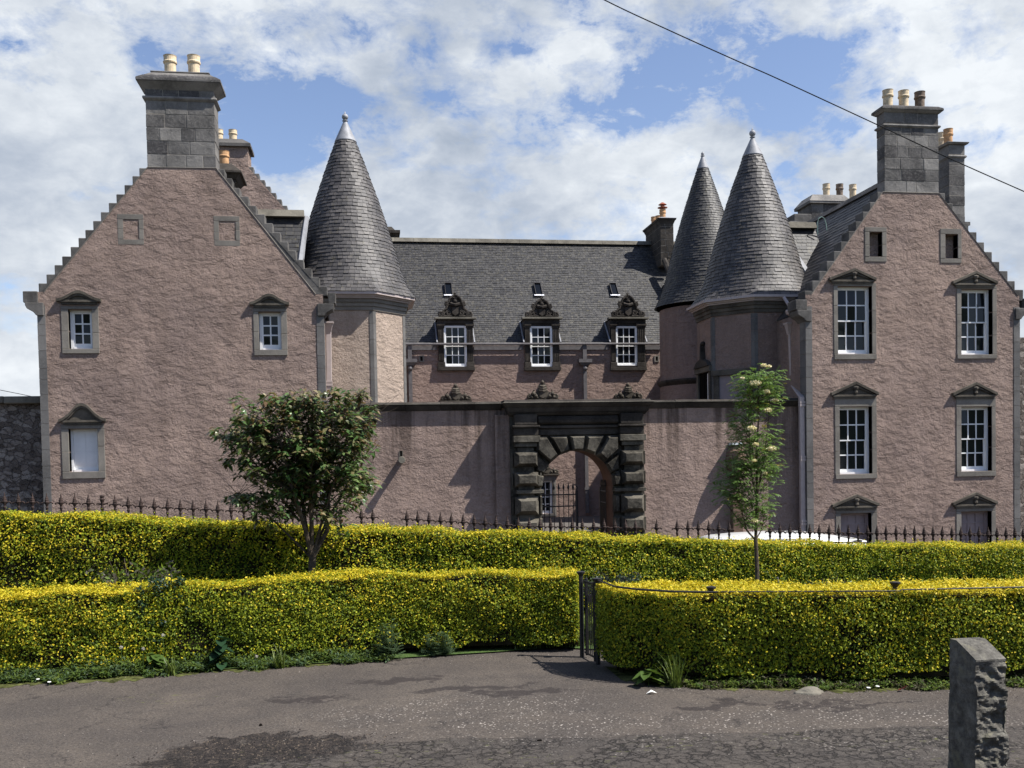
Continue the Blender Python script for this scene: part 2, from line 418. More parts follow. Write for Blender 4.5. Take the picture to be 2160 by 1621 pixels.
def stones_box(mb, x0, x1, y0, y1, z0, z1, ch=.3, mb_mort=None, j=.004, nx=3, inset=.004):
    rows = max(1, round((z1-z0)/ch)); h = (z1-z0)/rows
    for r in range(rows):
        n = random.choice([nx, nx, nx+1]) if nx > 1 else 1
        cuts = sorted([0]+[min(.93, max(.07, (i+random.uniform(-.28, .28))/n)) for i in range(1, n)]+[1])
        for a, b in zip(cuts[:-1], cuts[1:]):
            xa, xb = x0+(x1-x0)*a+.007, x0+(x1-x0)*b-.007
            if xb-xa < .03: continue
            d = random.uniform(0, .008)
            mb.box(xa, xb, y0-d, y1+d, z0+r*h+.007, z0+(r+1)*h-.007, j)
def chimney_pot(parent, x, y, z, h, r, m, name='pot'):
    mb = MB(); mb.lathe(x, y, [(r*.86, z), (r*.9, z+h*.08), (r*.86, z+h*.1), (r*.86, z+h*.58), (r*1.0, z+h*.62), (r*1.04, z+h*.68), (r*.94, z+h*.74), (r*.94, z+h*.94), (r*1.0, z+h), (r*.8, z+h), (r*.76, z+h*.8)], 20)
    return mb.build(name, m, parent, smooth=False)

# ------------------------------------------------------------------ windows
def sash(parent, x0, x1, z0, z1, Y, cols, rows, fw=.06, bar=.033, glassmat=None, up=True, fmat=None, name='sash'):
    """white box frame, two sliding sashes and their glass; Y = face of the frame"""
    mb = MB(); fmat = fmat or WHITE
    o = .02
    mb.box(x0, x0+fw, Y, Y+.1, z0, z1); mb.box(x1-fw, x1, Y, Y+.1, z0, z1)
    mb.box(x0+fw, x1-fw, Y+.002, Y+.1, z1-fw*.8, z1); mb.box(x0+fw, x1-fw, Y-.012, Y+.1, z0, z0+fw*.9)
    a, b = x0+fw, x1-fw; c, d = z0+fw*.9, z1-fw*.8
    m = (c+d)/2 if rows >= 3 and rows != 3 else c
    if rows == 3: m = c
    def leaf(c0, d0, n, y, bot):
        mb.box(a, a+.03, y, y+.04, c0, d0); mb.box(b-.03, b, y, y+.04, c0, d0)
        mb.box(a+.03, b-.03, y+.002, y+.04, d0-.032, d0); mb.box(a+.03, b-.03, y+.002, y+.04, c0, c0+bot)
        A, B, C0, D0 = a+.03, b-.03, c0+bot, d0-.032
        for i in range(1, cols):
            x = A+(B-A)*i/cols; mb.box(x-bar/2, x+bar/2, y+.006, y+.036, C0, D0)
        for i in range(1, n):
            z = C0+(D0-C0)*i/n; mb.box(A, B, y+.004, y+.034, z-bar/2, z+bar/2)
    if rows >= 4:
        leaf(m-.016, d, rows-rows//2, Y+.022, .034); leaf(c, m+.016, rows//2, Y+.062, .075)
    else: leaf(c, d, rows, Y+.03, .085)
    f = mb.build(name, fmat, parent)
    g = MB()
    yy = Y+.045 if rows < 4 else Y+.048
    def panes(c0, d0, n, y):      # each pane sits a hair out of true, as old glass does
        for i in range(cols):
            for k in range(n):
                xa, xb = a+.015+(b-a-.03)*i/cols, a+.015+(b-a-.03)*(i+1)/cols; za, zb = c0+(d0-c0)*k/n, c0+(d0-c0)*(k+1)/n
                t1, t2 = random.gauss(0, .006), random.gauss(0, .006)
                g.add([(xa, y-t1-t2, za), (xb, y+t1-t2, za), (xb, y+t1+t2, zb), (xa, y-t1+t2, zb)], [(0, 1, 2, 3)])
    if rows >= 4: panes(m, d-.01, rows-rows//2, Y+.044); panes(c+.01, m, rows//2, Y+.086)
    else: panes(c+.01, d-.01, rows, Y+.052)
    g.build('glass', glassmat or GLASS, parent)
    # dark room behind
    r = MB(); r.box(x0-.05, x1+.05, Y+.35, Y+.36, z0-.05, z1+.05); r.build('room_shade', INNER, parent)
    return f
def shutter(parent, x0, x1, z0, z1, Y, m):
    mb = MB(); fw = .05
    mb.box(x0, x0+fw, Y, Y+.08, z0, z1); mb.box(x1-fw, x1, Y, Y+.08, z0, z1); mb.box(x0+fw, x1-fw, Y, Y+.08, z1-fw, z1); mb.box(x0+fw, x1-fw, Y-.01, Y+.08, z0, z0+fw)
    mb.build('window_frame', m, parent)
    s = MB(); xm = (x0+x1)/2; zm = z0+(z1-z0)*.46
    s.box(x0+fw, x1-fw, Y+.05, Y+.08, z0+fw, z1-fw)
    for a, b in ((x0+fw+.015, xm-.012), (xm+.012, x1-fw-.015)):
        for c, d in ((z0+fw+.1, zm-.015), (zm+.015, z1-fw-.03)):
            s.box(a, b, Y+.036, Y+.05, c, d)
    s.build('shutter', m, parent)
def surround(name, parent, S, O, Y, m=None, proud=.016, depth=.27, sill_out=.015, joints=True):
    """stone margin between outer rect S and opening O, each (x0,x1,z0,z1)"""
    mb = MB(); m = m or DRESS
    y0, y1 = Y-proud, Y+depth
    def stack(xa, xb, za, zb, seed):
        k = 3 if zb-za > 1.2 else 2
        cuts = [0]+sorted([(i+random.uniform(-.2, .2))/k for i in range(1, k)])+[1]
        for a, b in zip(cuts[:-1], cuts[1:]):
            mb.box(xa, xb, y0-random.uniform(0, .004), y1, za+(zb-za)*a+.003, za+(zb-za)*b-.003)
    stack(S[0], O[0], O[2], O[3], 1); stack(O[1], S[1], O[2], O[3], 2)
    mb.box(S[0], S[1], y0-.002, y1, O[3]+.003, S[3]); mb.box(S[0]+.002, S[1]-.002, y0-sill_out, y1, S[2], O[2]-.003)
    return mb.build(name, m, parent, bevel=.006)
def px_rect(x0, x1, yt, yb, Y):
    xm = (x0+x1)/2; ym = (yt+yb)/2
    a = P(x0, ym, Y)[0]; b = P(x1, ym, Y)[0]; d = P(xm, yt, Y)[1]; c = P(xm, yb, Y)[1]
    return (a, b, c, d)

def tri_pediment(parent, apex, xl, xr, zb, Y, m=None):
    m = m or PEDST
    ax, az = apex; mb = MB(); t = .075
    mb.box(xl+.05, xr-.05, Y-.075, Y+.04, zb-.05, zb)
    mb.box(xl+.09, xr-.09, Y-.05, Y+.04, zb-.10, zb-.052)
    for xe, s in ((xl, 1), (xr, -1)):
        poly = [(xe, zb-.02), (ax, az-t), (ax, az), (xe, zb+t*.75)] if s == 1 else [(ax, az-t), (xe, zb-.02), (xe, zb+t*.75), (ax, az)]
        mb.prism(poly, Y-.095, Y+.04)
        poly2 = [(xe+s*.12, zb+.002), (ax, az-t*2.0), (ax, az-t-.003)] if s == 1 else [(ax, az-t*2.0), (xe+s*.12, zb+.002), (ax, az-t-.003)]
        mb.prism(poly2, Y-.07, Y+.04)
    mb.prism([(xl+.1, zb+.003), (xr-.1, zb+.003), (ax, az-t*2)], Y-.03, Y+.04)
    ped = mb.build('pediment', m, parent, bevel=.005)
    b = MB(); zc = zb+(az-zb)*.36
    b.lathe(ax, 0, [(.02, zc-.11), (.06, zc-.07), (.04, zc-.01), (.07, zc+.03), (.075, zc+.07), (.03, zc+.11)], 8)
    b.v = [(x, Y-.06+(y)*.7, z) for x, y, z in b.v]
    b.ball((ax-.05, Y-.06, zc+.07), .035); b.ball((ax+.05, Y-.06, zc+.07), .035)
    b.build('carved_rose', m, ped if ped.parent.parent is None else parent)
def ogee_pediment(parent, top, xl, xr, zb, Y, m=None):
    m = m or PEDST
    cx = (xl+xr)/2; w = (xr-xl)/2; h = top-zb; n = 28
    def prof(u):      # u -1..1
        a = abs(u)
        if a < .42: return h*(1-.42*(a/.42)**2)
        s = (a-.42)/.58; return h*.58*max(0.0, 1-s)**1.55
    outer = [(cx+w*(i/n*2-1), zb+prof(i/n*2-1)+.03) for i in range(n+1)]
    mb = MB()
    for (xa, za), (xb, z2) in zip(outer[:-1], outer[1:]):
        mb.prism([(xa, za-.065), (xb, z2-.065), (xb, z2), (xa, za)], Y-.09, Y+.03)
        if abs((xa+xb)/2-cx) < w*.8: mb.prism([(xa, za-.115), (xb, z2-.115), (xb, z2-.066), (xa, za-.066)], Y-.065, Y+.03)
    mb.box(cx-w*.86, cx+w*.86, Y-.075, Y+.03, zb-.045, zb+.005)
    mb.box(cx-w*.80, cx+w*.80, Y-.05, Y+.03, zb-.10, zb-.047)
    poly = [(cx-w*.84, zb+.006)]+[(cx+w*.84, zb+.006)]+[(x, z-.1) for x, z in outer[::-1] if abs(x-cx) < w*.7 and z-.1 > zb+.02]
    mb.prism(poly, Y-.02, Y+.03)
    return mb.build('pediment', m, parent, bevel=0)
def spiral(cx, cz, r0, r1, a0, turns, Y, n=18, sgn=1):
    return [(cx+sgn*(r0+(r1-r0)*i/n)*math.cos(a0+turns*2*math.pi*i/n), Y, cz+(r0+(r1-r0)*i/n)*math.sin(a0+turns*2*math.pi*i/n)) for i in range(n+1)]
def carved_pediment(parent, cx, zb, w, h, Y, style=0, m=None, name='carved_pediment'):
    m = m or DARKST; mb = MB(); r = w*.038
    if style == 0:
        sil = [(-.46, 0), (.46, 0), (.44, .10), (.34, .17), (.27, .34), (.20, .50), (.19, .66), (.10, .84), (0, .95), (-.10, .84), (-.19, .66), (-.20, .50), (-.27, .34), (-.34, .17), (-.44, .10)]
        mb.prism([(cx+a*w, zb+b*h) for a, b in sil], Y, Y+.10)
        for s in (1, -1):
            mb.tube(spiral(cx+s*.39*w, zb+.14*h, .085*w, .02*w, 2.2, 1.4, Y-.02, sgn=s), r)
            mb.tube([(cx+s*.34*w, Y-.02, zb+.25*h), (cx+s*.24*w, Y-.03, zb+.36*h), (cx+s*.23*w, Y-.03, zb+.55*h), (cx+s*.16*w, Y-.03, zb+.64*h)], r*.9)
            mb.tube(spiral(cx+s*.19*w, zb+.17*h, .075*w, .02*w, 0, 1.3, Y-.02, sgn=s), r*.85)
            mb.tube(spiral(cx+s*.24*w, zb+.56*h, .055*w, .02*w, 1, 1.1, Y-.03, sgn=s), r*.8)
            mb.tube([(cx+s*.18*w, Y-.03, zb+.66*h), (cx+s*.13*w, Y-.04, zb+.80*h), (cx+s*.03*w, Y-.03, zb+.92*h)], r*.9)
            mb.tube([(cx+s*.40*w, Y-.03, zb+.035*h), (cx+s*.1*w, Y-.04, zb+.05*h)], r*.7)
        mb.prism([(cx-.09*w, zb+.42*h), (cx-.085*w, zb+.16*h), (cx, zb+.05*h), (cx+.085*w, zb+.16*h), (cx+.09*w, zb+.42*h)], Y-.08, Y)
        mb.tube([(cx-.13*w, Y-.05, zb+.56*h), (cx, Y-.09, zb+.50*h), (cx+.13*w, Y-.05, zb+.56*h)], r*1.2)
        mb.ball((cx, Y-.04, zb+.66*h), .06*w)
        mb.tube([(cx-.11*w, Y-.03, zb+.84*h), (cx, Y-.03, zb+.78*h), (cx+.11*w, Y-.03, zb+.84*h)], r*.7)
        mb.lathe(cx, Y+.04, [(.03*w, zb+.92*h), (.045*w, zb+.95*h), (.02*w, zb+.98*h), (.04*w, zb+1.01*h), (.005, zb+1.07*h)], 8)
    else:
        sil = [(-.48, 0), (.48, 0), (.46, .12), (.38, .22), (.30, .36), (.20, .38), (.13, .52), (.13, .70), (.06, .88), (-.06, .88), (-.13, .70), (-.13, .52), (-.20, .38), (-.30, .36), (-.38, .22), (-.46, .12)]
        mb.prism([(cx+a*w, zb+b*h) for a, b in sil], Y, Y+.10)
        mb.box(cx-.5*w, cx+.5*w, Y-.07, Y+.1, zb-.06, zb)
        for s in (1, -1):
            mb.tube(spiral(cx+s*.42*w, zb+.16*h, .06*w, .02*w, 1.5, 1.2, Y-.02, sgn=s), r*.8)
            mb.ball((cx+s*.29*w, Y-.03, zb+.30*h), .065*w); mb.ball((cx+s*.21*w, Y-.03, zb+.16*h), .06*w); mb.ball((cx+s*.34*w, Y-.03, zb+.12*h), .045*w)
            mb.tube([(cx+s*.16*w, Y-.04, zb+.06*h), (cx+s*.22*w, Y-.05, zb+.26*h), (cx+s*.30*w, Y-.04, zb+.42*h), (cx+s*.26*w, Y-.03, zb+.5*h)], r*.7)
        mb.prism([(cx-.10*w, zb+.38*h), (cx-.10*w, zb+.14*h), (cx, zb+.04*h), (cx+.10*w, zb+.14*h), (cx+.10*w, zb+.38*h)], Y-.08, Y)
        for k in range(3): mb.tube([(cx-(.12-.02*k)*w, Y-.04, zb+(.46+.12*k)*h), (cx, Y-.08, zb+(.43+.12*k)*h), (cx+(.12-.02*k)*w, Y-.04, zb+(.46+.12*k)*h)], r)
        mb.ball((cx, Y+.02, zb+.92*h), .055*w); mb.ball((cx, Y+.02, zb+1.0*h), .03*w)
    return mb.build(name, m, parent)

# ------------------------------------------------------------------ gabled wings
YF = 24.5
def gable_wing(name, label, pl, pr, eave_pl, eave_pr, cbl, cbr, depth, steps_l, steps_r, holes, skews):
    """pl/pr: picture x of the outer edges, eave points where the rake starts, cb: chimney base corners"""
    xl = P(pl, 700, YF)[0]; xr = P(pr, 700, YF)[0]
    root = thing(name, label, 'building', ((xl+xr)/2, YF, 0))
    e1 = P(*eave_pl, YF); e2 = P(*eave_pr, YF); c1 = P(*cbl, YF); c2 = P(*cbr, YF)
    top = [(xl, e1[1]), (e1[0], e1[1]), (c1[0], c1[1]), (c2[0], c2[1]), (e2[0], e2[1]), (xr, e2[1])]
    mb = MB()
    column_wall(mb, YF, top, xl, xr, -1.2, holes, reveal=.26)
    # side walls, back
    ze = (e1[1]+e2[1])/2
    for x in (xl, xr): mb.add([(x, YF, -1.2), (x, YF+depth, -1.2), (x, YF+depth, ze-.44), (x, YF, ze-.44)], [(0, 1, 2, 3)])
    mb.build('wall', HARL, root)
    # roof: ridge where the two rakes would meet
    s1 = (c1[1]-e1[1])/(c1[0]-e1[0]); s2 = (c2[1]-e2[1])/(c2[0]-e2[0])
    rx = (e2[1]-e1[1]+s1*e1[0]-s2*e2[0])/(s1-s2); rz = e1[1]+s1*(rx-e1[0])-.40
    y0, y1 = YF+.35, YF+depth
    rf = MB()
    slates_plane(rf, (xl-.0, y1, e1[1]-.42), (xl-.0, y0, e1[1]-.42), (rx, y0, rz), (rx, y1, rz), .15, .24)
    rf.mi = 1
    rf.add([(xl-.0, y0, e1[1]-.44), (xl-.0, y1, e1[1]-.44), (rx, y1, rz-.02), (rx, y0, rz-.02)], [(0, 1, 2, 3)])
    rf.add([(xr+.1, y0, e2[1]-.44), (xr+.1, y1, e2[1]-.44), (rx, y1, rz-.02), (rx, y0, rz-.02)], [(0, 1, 2, 3)])
    rf.mi = 0
    rf.build('roof', [SLATE, SLATE], root)
    rd = MB(); n = int(depth/.8)
    for i in range(n): rd.prism([(rx-.16, rz-.1), (rx+.16, rz-.1), (rx, rz+.1)], y0+i*(y1-y0)/n+.01, y0+(i+1)*(y1-y0)/n)
    rd.build('ridge_stones', CROW, root)
    # crow steps: every one a stone block of its own
    for side, (sa, sb, n) in ((-1, steps_l), (1, steps_r)):
        a = P(*sa, YF); b = P(*sb, YF)
        for i in range(n):
            f = i/(n-1); x = a[0]+(b[0]-a[0])*f; z = a[1]+(b[1]-a[1])*f     # outer upper corner of each step
            dx = (b[0]-a[0])/(n-1); dz = abs((b[1]-a[1])/(n-1))
            s = MB(); j = random.uniform(-.012, .012)
            inn = x-side*(abs(dx)*2.0+.05)
            lo = z-dz-.035; hi = z+j
            # face follows the harled rake: lower inner corner cut away
            x_in_top = x-side*(abs(dx)*1.15); x_in_bot = x-side*.03
            if side < 0: poly = [(x+j, lo), (x_in_bot+.02, lo), (x_in_top+.05, hi), (x+j, hi)]
            else: poly = [(x_in_bot-.02, lo), (x+j, lo), (x+j, hi), (x_in_top-.05, hi)]
            s.prism(poly, YF+.012+abs(j), YF+.42)
            if side < 0: s.box(x+j+.004, inn, YF+.025, YF+.41, lo+.004, hi-.004)
            else: s.box(inn, x+j-.004, YF+.025, YF+.41, lo+.004, hi-.004)
            s.build('crow_step', CROW, root, bevel=.012)
    # pale lime fillet where the harling meets the crow steps
    fi = MB(); fi.tube([(e1[0], YF-.004, e1[1]), (c1[0], YF-.004, c1[1])], .011, 5); fi.tube([(c1[0], YF-.004, c1[1]), (c2[0], YF-.004, c2[1])], .011, 5); fi.tube([(c2[0], YF-.004, c2[1]), (e2[0], YF-.004, e2[1])], .011, 5)
    fi.build('lime_fillet', MORT, root)
    # quoins
    for x, sd in ((xl, 1), (xr, -1)):
        q = MB(); z = -1.2
        while z < ze-.35:
            h = random.uniform(.24, .42); z2 = min(z+h, ze-.3); w = .165
            q.box(x-sd*.012, x+sd*w, YF-.012, YF+.34, z+.004, z2-.004, .002); z = z2
        q.build('quoins', QUOIN, root)
    return root, (xl, xr, e1, e2, c1, c2, rx, rz)

def skewputt(root, x, z, sd, Yf=YF):
    s = MB()
    s.box(x-sd*.30 if sd > 0 else x+.12, x+sd*.02 if sd > 0 else x+.3, Yf-.05, Yf+.45, z, z+.26)
    poly = [(0, 0), (.16, 0), (.36, .12), (.42, .24), (.42, .30), (0, .30)]
    pts = [(x+(-sd)*0+sd*(-.12)+(-sd)*(-1)*0, 0)]
    pp = [(x+sd*(.14-0)-sd*a, z-.30+b) for a, b in [(0, 0), (.16, 0), (.22, .08), (.36, .16), (.40, .24), (.40, .298), (0, .298)]]
    if sd < 0: pp = pp[::-1]
    s.prism(pp, Yf-.06, Yf+.46)
    return s.build('skewputt', CROW, root, bevel=.012)

def chimney(root, x0, x1, y0, y1, z0, z1, spec, m=None, ch=.32, nx=3, name='chimney', core=None):
    """ashlar stack with spec = list of moulding bands (z0,z1,out0,out1)"""
    mb = MB(); stones_box(mb, x0, x1, y0, y1, z0, z1, ch, nx=nx)
    c = mb.build(name, m or ASHLAR, root, bevel=.006)
    k = MB(); k.box(x0+.018, x1-.018, y0+.003, y1-.003, z0, z1-.01); k.build('mortar', core or MORT, c if c.parent.parent is None else root)
    cp = MB()
    for (a, b, o0, o1) in spec: cp.frus(x0-o0, x1+o0, y0-o0, y1+o0, a, x0-o1, x1+o1, y0-o1, y1+o1, b)
    cap = cp.build('chimney_cap', m or ASHLAR, c if root.parent is None else root, bevel=.01)
    return c

# ---- left wing
def R_(x0, x1, yt, yb): return px_rect(x0, x1, yt, yb, YF)
LA_s, LA_o = R_(130, 209, 646.5, 746), R_(145, 194.6, 653, 736)
LB_s, LB_o = R_(535, 606, 650, 750), R_(546, 593, 658, 738)
LC_s, LC_o = R_(130.6, 221.6, 896, 1009.6), R_(146, 207, 905, 995)
LN1_s, LN1_o = R_(248, 303, 452, 516), R_(260, 293, 463, 505)
LN2_s, LN2_o = R_(451, 506, 456, 519), R_(462, 497, 467, 507)
lw, li = gable_wing('gabled_wing', 'left pink harled gable wing with a two-pot chimney and three scroll-topped windows', 81, 683, (93, 616), (666, 621), (311, 353), (456, 355), 16.0,
                    ((81, 597), (294, 353), 14), ((691, 603), (472, 357), 14), [LA_o, LB_o, LC_o, LN1_o, LN2_o], None)
skewputt(lw, li[0], P(92, 639, YF)[1], 1); skewputt(lw, li[1], P(668, 641, YF)[1], -1)
x0, x1 = P(310, 340, YF)[0], P(462-6, 340, YF)[0]
zt = P(380, 172, YF)[1]; zb_ = P(380, 353, YF)[1]; zm = P(380, 210, YF)[1]; zc_ = P(380, 186, YF)[1]
ztop = P(380, 150, YF)[1]
ch = chimney(lw, x0, x1, YF-.0, YF+.62, zb_-.02, zc_, [(zm-.05, zm, .0, .06), (zm, zm+.05, .06, .05), (zc_-.06, zc_+.10, .0, .16), (zc_+.10, zt+.02, .17, .17), (zt+.02, zt+.12, .17, .04), (zt+.12, ztop, .03, -.13), (ztop, ztop+.035, -.11, -.11)], nx=3)
for i, (px, m_) in enumerate(((359, POT), (409, POT))):
    x = P(px, 140, YF+.31)[0]; zz = P(px, 119, YF+.31)[1]; chimney_pot(ch, x, YF+.31, ztop, zz-ztop, .155, m_)
for S, O, nm in ((LA_s, LA_o, 'A'), (LB_s, LB_o, 'B'), (LC_s, LC_o, 'C')):
    w = surround('window', lw, S, O, YF)
    if nm == 'C': shutter(w, O[0], O[1], O[2], O[3], YF+.16, WHITE)
    else: sash(w, O[0], O[1], O[2], O[3], YF+.15, 2, 3, fw=.06)
pA = P(167, 614, YF)[1]; ogee_pediment(lw, pA-.03, P(120, 634, YF)[0], P(214, 634, YF)[0], P(167, 634, YF)[1], YF)
pB = P(568, 620.7, YF)[1]; ogee_pediment(lw, pB-.03, P(527, 641, YF)[0], P(610, 641, YF)[0], P(568, 641, YF)[1], YF)
pC = P(176, 851, YF)[1]; ogee_pediment(lw, pC-.03, P(124.7, 888, YF)[0], P(224, 888, YF)[0], P(176, 887, YF)[1], YF)
for S, O in ((LN1_s, LN1_o), (LN2_s, LN2_o)):
    w = surround('blind_window', lw, S, O, YF, proud=.003, depth=.1, sill_out=0)
    b = MB(); b.box(O[0]-.02, O[1]+.02, YF+.008, YF+.09, O[2]-.02, O[3]+.02); b.build('blocking', HARL, w)

# ---- right wing
R1_s, R1_o = R_(1758.5, 1848, 597, 758.5), R_(1767, 1839, 604, 747)
R2_s, R2_o = R_(2018, 2102, 603, 757), R_(2027.5, 2093, 609.6, 748)
R3_s, R3_o = R_(1761, 1849, 839, 1010), R_(1771, 1839, 858, 1000)
R4_s, R4_o = R_(2017, 2100, 839, 1005), R_(2027.5, 2091.5, 858, 994)
R5_s, R5_o = R_(1763, 1850, 1073, 1180), R_(1773, 1838, 1083, 1170)
R6_s, R6_o = R_(2017, 2100, 1069, 1180), R_(2027.5, 2091, 1079, 1170)
N1_s, N1_o = R_(1824, 1870, 479.6, 552.4), R_(1833.7, 1860.4, 489.5, 541.8)
N2_s, N2_o = R_(1983, 2028, 483, 555), R_(1993.7, 2020, 494.4, 545.7)
rw, ri = gable_wing('gabled_wing', 'right pink harled gable wing with a three-pot chimney and tall windows under triangular pediments', 1700, 2150, (1711, 622), (2147, 624), (1862, 405), (1981, 408), 6.4,
                    ((1698, 613), (1851, 405), 11), ((2159, 612), (1994, 408), 11), [R1_o, R2_o, R3_o, R4_o, R5_o, R6_o, N1_o, N2_o], None)
skewputt(rw, ri[0], P(1705, 664, YF)[1]+.12, 1); skewputt(rw, ri[1], P(2150, 660, YF)[1]+.12, -1)
x0, x1 = P(1865, 330, YF)[0], P(1980, 330, YF)[0]
zb_ = P(1920, 405, YF)[1]; zm = P(1920, 267, YF)[1]; zt = P(1920, 237, YF)[1]; ztop = P(1920, 223, YF)[1]
ch = chimney(rw, x0, x1, YF, YF+.38, zb_-.02, zt, [(zm-.04, zm, .0, .05), (zm, zm+.04, .05, .04), (zt-.02, zt+.04, .02, .09), (zt+.04, zt+.10, .10, .10), (zt+.10, ztop, .10, .0)], nx=3)
for px, m_, yt in ((1872.7, POT, 191), (1906, POT, 192.5), (1940, POTD, 195)):
    x = P(px, 210, YF+.19)[0]; zz = P(px, yt, YF+.19)[1]; chimney_pot(ch, x, YF+.19, ztop-.02, zz-ztop+.02, .142, m_)
for S, O, k in ((R1_s, R1_o, 4), (R2_s, R2_o, 4), (R3_s, R3_o, 4), (R4_s, R4_o, 4), (R5_s, R5_o, 0), (R6_s, R6_o, 0)):
    w = surround('window', rw, S, O, YF)
    if k: sash(w, O[0], O[1], O[2], O[3], YF+.16, 3, 4, fw=.06)
    else: sash(w, O[0], O[1], O[2], O[3], YF+.16, 3, 4, fw=.05, glassmat=SHUT, fmat=SHUT)
for ap, xl_, xr_, y in (((1804, 565), 1751, 1849.5, 590), ((2060.6, 571), 2011.5, 2106, 597.5), ((1807, 804.5), 1754.7, 1854.5, 832.5), ((2060.6, 806), 2011.7, 2105.8, 833), ((1809, 1043), 1757, 1856, 1068), ((2060.5, 1038.5), 2011.5, 2106, 1064)):
    tri_pediment(rw, P(*ap, YF-.1), P(xl_, y, YF-.1)[0], P(xr_, y, YF-.1)[0], P(ap[0], y, YF-.1)[1], YF)
for S, O in ((N1_s, N1_o), (N2_s, N2_o)):
    w = surround('blind_window', rw, S, O, YF, proud=.015, sill_out=0)
    b = MB(); b.box(O[0]-.02, O[1]+.02, YF+.20, YF+.24, O[2]-.02, O[3]+.02); b.build('blocking', HARL, w)

# ------------------------------------------------------------------ turrets
def octagon(cx, cy, apo): return [(cx+apo/math.cos(math.pi/8)*math.cos(math.pi/8+i*math.pi/4), cy+apo/math.cos(math.pi/8)*math.sin(math.pi/8+i*math.pi/4)) for i in range(8)]
def turret(name, label, px, apo, Yc, y_gut, y_apex, y_cap, y_tip, rr, harlm, round_=False, bell=.30):
    cx = P(px, y_gut, Yc)[0]
    root = thing(name, label, 'turret', (cx, Yc, 0))
    zg = P(px, y_gut, Yc-apo)[1]; za = P(px, y_cap, Yc)[1]; ztip = P(px-6, y_tip, Yc)[1]; zcapt = P(px-6, y_apex, Yc)[1]
    n = 40 if round_ else 8
    w = MB()
    poly = octagon(cx, Yc, apo) if not round_ else [(cx+apo*math.cos(2*math.pi*i/n), Yc+apo*math.sin(2*math.pi*i/n)) for i in range(n)]
    w.slab(poly, -.6, zg-.05)
    w.build('wall', harlm, root, smooth=False)
    if not round_:
        for i, (x, y) in enumerate(poly):
            if y > Yc+.3: continue
            q = MB(); z = .0; d = Vector((x-cx, y-Yc, 0)).normalized()
            a1 = math.atan2(y-Yc, x-cx)
            while z < zg-.45:
                h = random.uniform(.26, .46); z2 = min(z+h, zg-.42)
                pts = []
                for da, dist in ((-1, .10), (0, 0), (1, .10)):
                    if da == 0: pts.append((x+d.x*.012, y+d.y*.012))
                    else:
                        ang = a1+da*(math.pi/2+math.pi/8); pts.append((x+math.cos(ang)*dist+d.x*.014, y+math.sin(ang)*dist+d.y*.014))
                pts.append((x-d.x*.12, y-d.y*.12))
                q.slab(pts, z+.004, z2-.004); z = z2
            q.build('quoins', QUOIN, root)
        co = MB()
        for (o, a, b) in ((.03, zg-.40, zg-.30), (.06, zg-.298, zg-.20), (.10, zg-.198, zg-.10)): co.slab(octagon(cx, Yc, apo+o), a, b)
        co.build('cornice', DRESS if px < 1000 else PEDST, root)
        g = MB(); g.slab(octagon(cx, Yc, apo+.15), zg-.098, zg-.06); g.slab(octagon(cx, Yc, apo+.20), zg-.058, zg-.02); g.slab(octagon(cx, Yc, apo+.28), zg-.019, zg+.05)
        g.build('gutter', PINKP, root)
    base_r = rr
    def prof(t):
        z = zg+.055+(za-zg-.035)*t
        lin = base_r*.90*(1-t)+.27*t if not round_ else base_r*.93*(1-t)+.2*t
        return lin+base_r*.045*math.sin(math.pi*min(1, t*1.0))+base_r*(.12 if not round_ else .09)*max(0, 1-t/.20)**2, z
    s = MB()
    sm = lambda t: max(0, min(1, (t-.02)/.20)); bl = lambda t: 1-sm(t)**1.0*(sm(t)*(3-2*sm(t)))/max(sm(t), 1e-6) if t > .02 else 1
    cone_slates(s, cx, Yc, prof, bl, a0=math.pi/8, rowh=.105 if not round_ else .10, sw=.155 if not round_ else .13, round_base=round_)
    s.build('roof', SLATE if not round_ else SLATEM, root)
    und = MB(); und.lathe(cx, Yc, [((prof(t)[0]-.03)*(.93 if not round_ else .955), prof(t)[1]) for t in [i/16 for i in range(17)]], 32 if round_ else 8, a0=math.pi/8)
    und.build('roof_boards', INNER, root)
    f = MB(); r1 = prof(1)[0]+.03
    f.lathe(cx, Yc, [(r1, za-.03), (r1*.98, za), (.055, zcapt), (.05, zcapt+.02)], 24)
    f.build('lead_cap', LEAD, root, smooth=True)
    fi = MB(); zc = zcapt+.16*(ztip-zcapt)/.33; rb = (ztip-zcapt)*.31
    fi.lathe(cx, Yc, [(.045, zcapt+.01), (.085, zcapt+.03), (.05, zcapt+.055)], 12)
    fi.ball((cx, Yc, zcapt+.05+rb), rb, n=16, m=10)
    fi.lathe(cx, Yc, [(rb*.45, zcapt+.05+rb*1.85), (rb*.2, zcapt+.05+rb*2.2), (.008, ztip)], 10)
    fi.build('finial', LEAD, root, smooth=True)
    return root, cx, zg
YT = 27.85
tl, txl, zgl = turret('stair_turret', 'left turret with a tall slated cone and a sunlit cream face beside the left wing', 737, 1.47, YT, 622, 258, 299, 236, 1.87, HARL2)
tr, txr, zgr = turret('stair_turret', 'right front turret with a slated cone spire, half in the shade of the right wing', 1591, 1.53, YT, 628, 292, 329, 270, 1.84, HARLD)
t3, tx3, zg3 = turret('stair_turret', 'round tower with a mottled slated cone behind the right front turret', 1486, 1.68, 36.0, 637, 331, 356, 320, 1.88, HARLD, True)
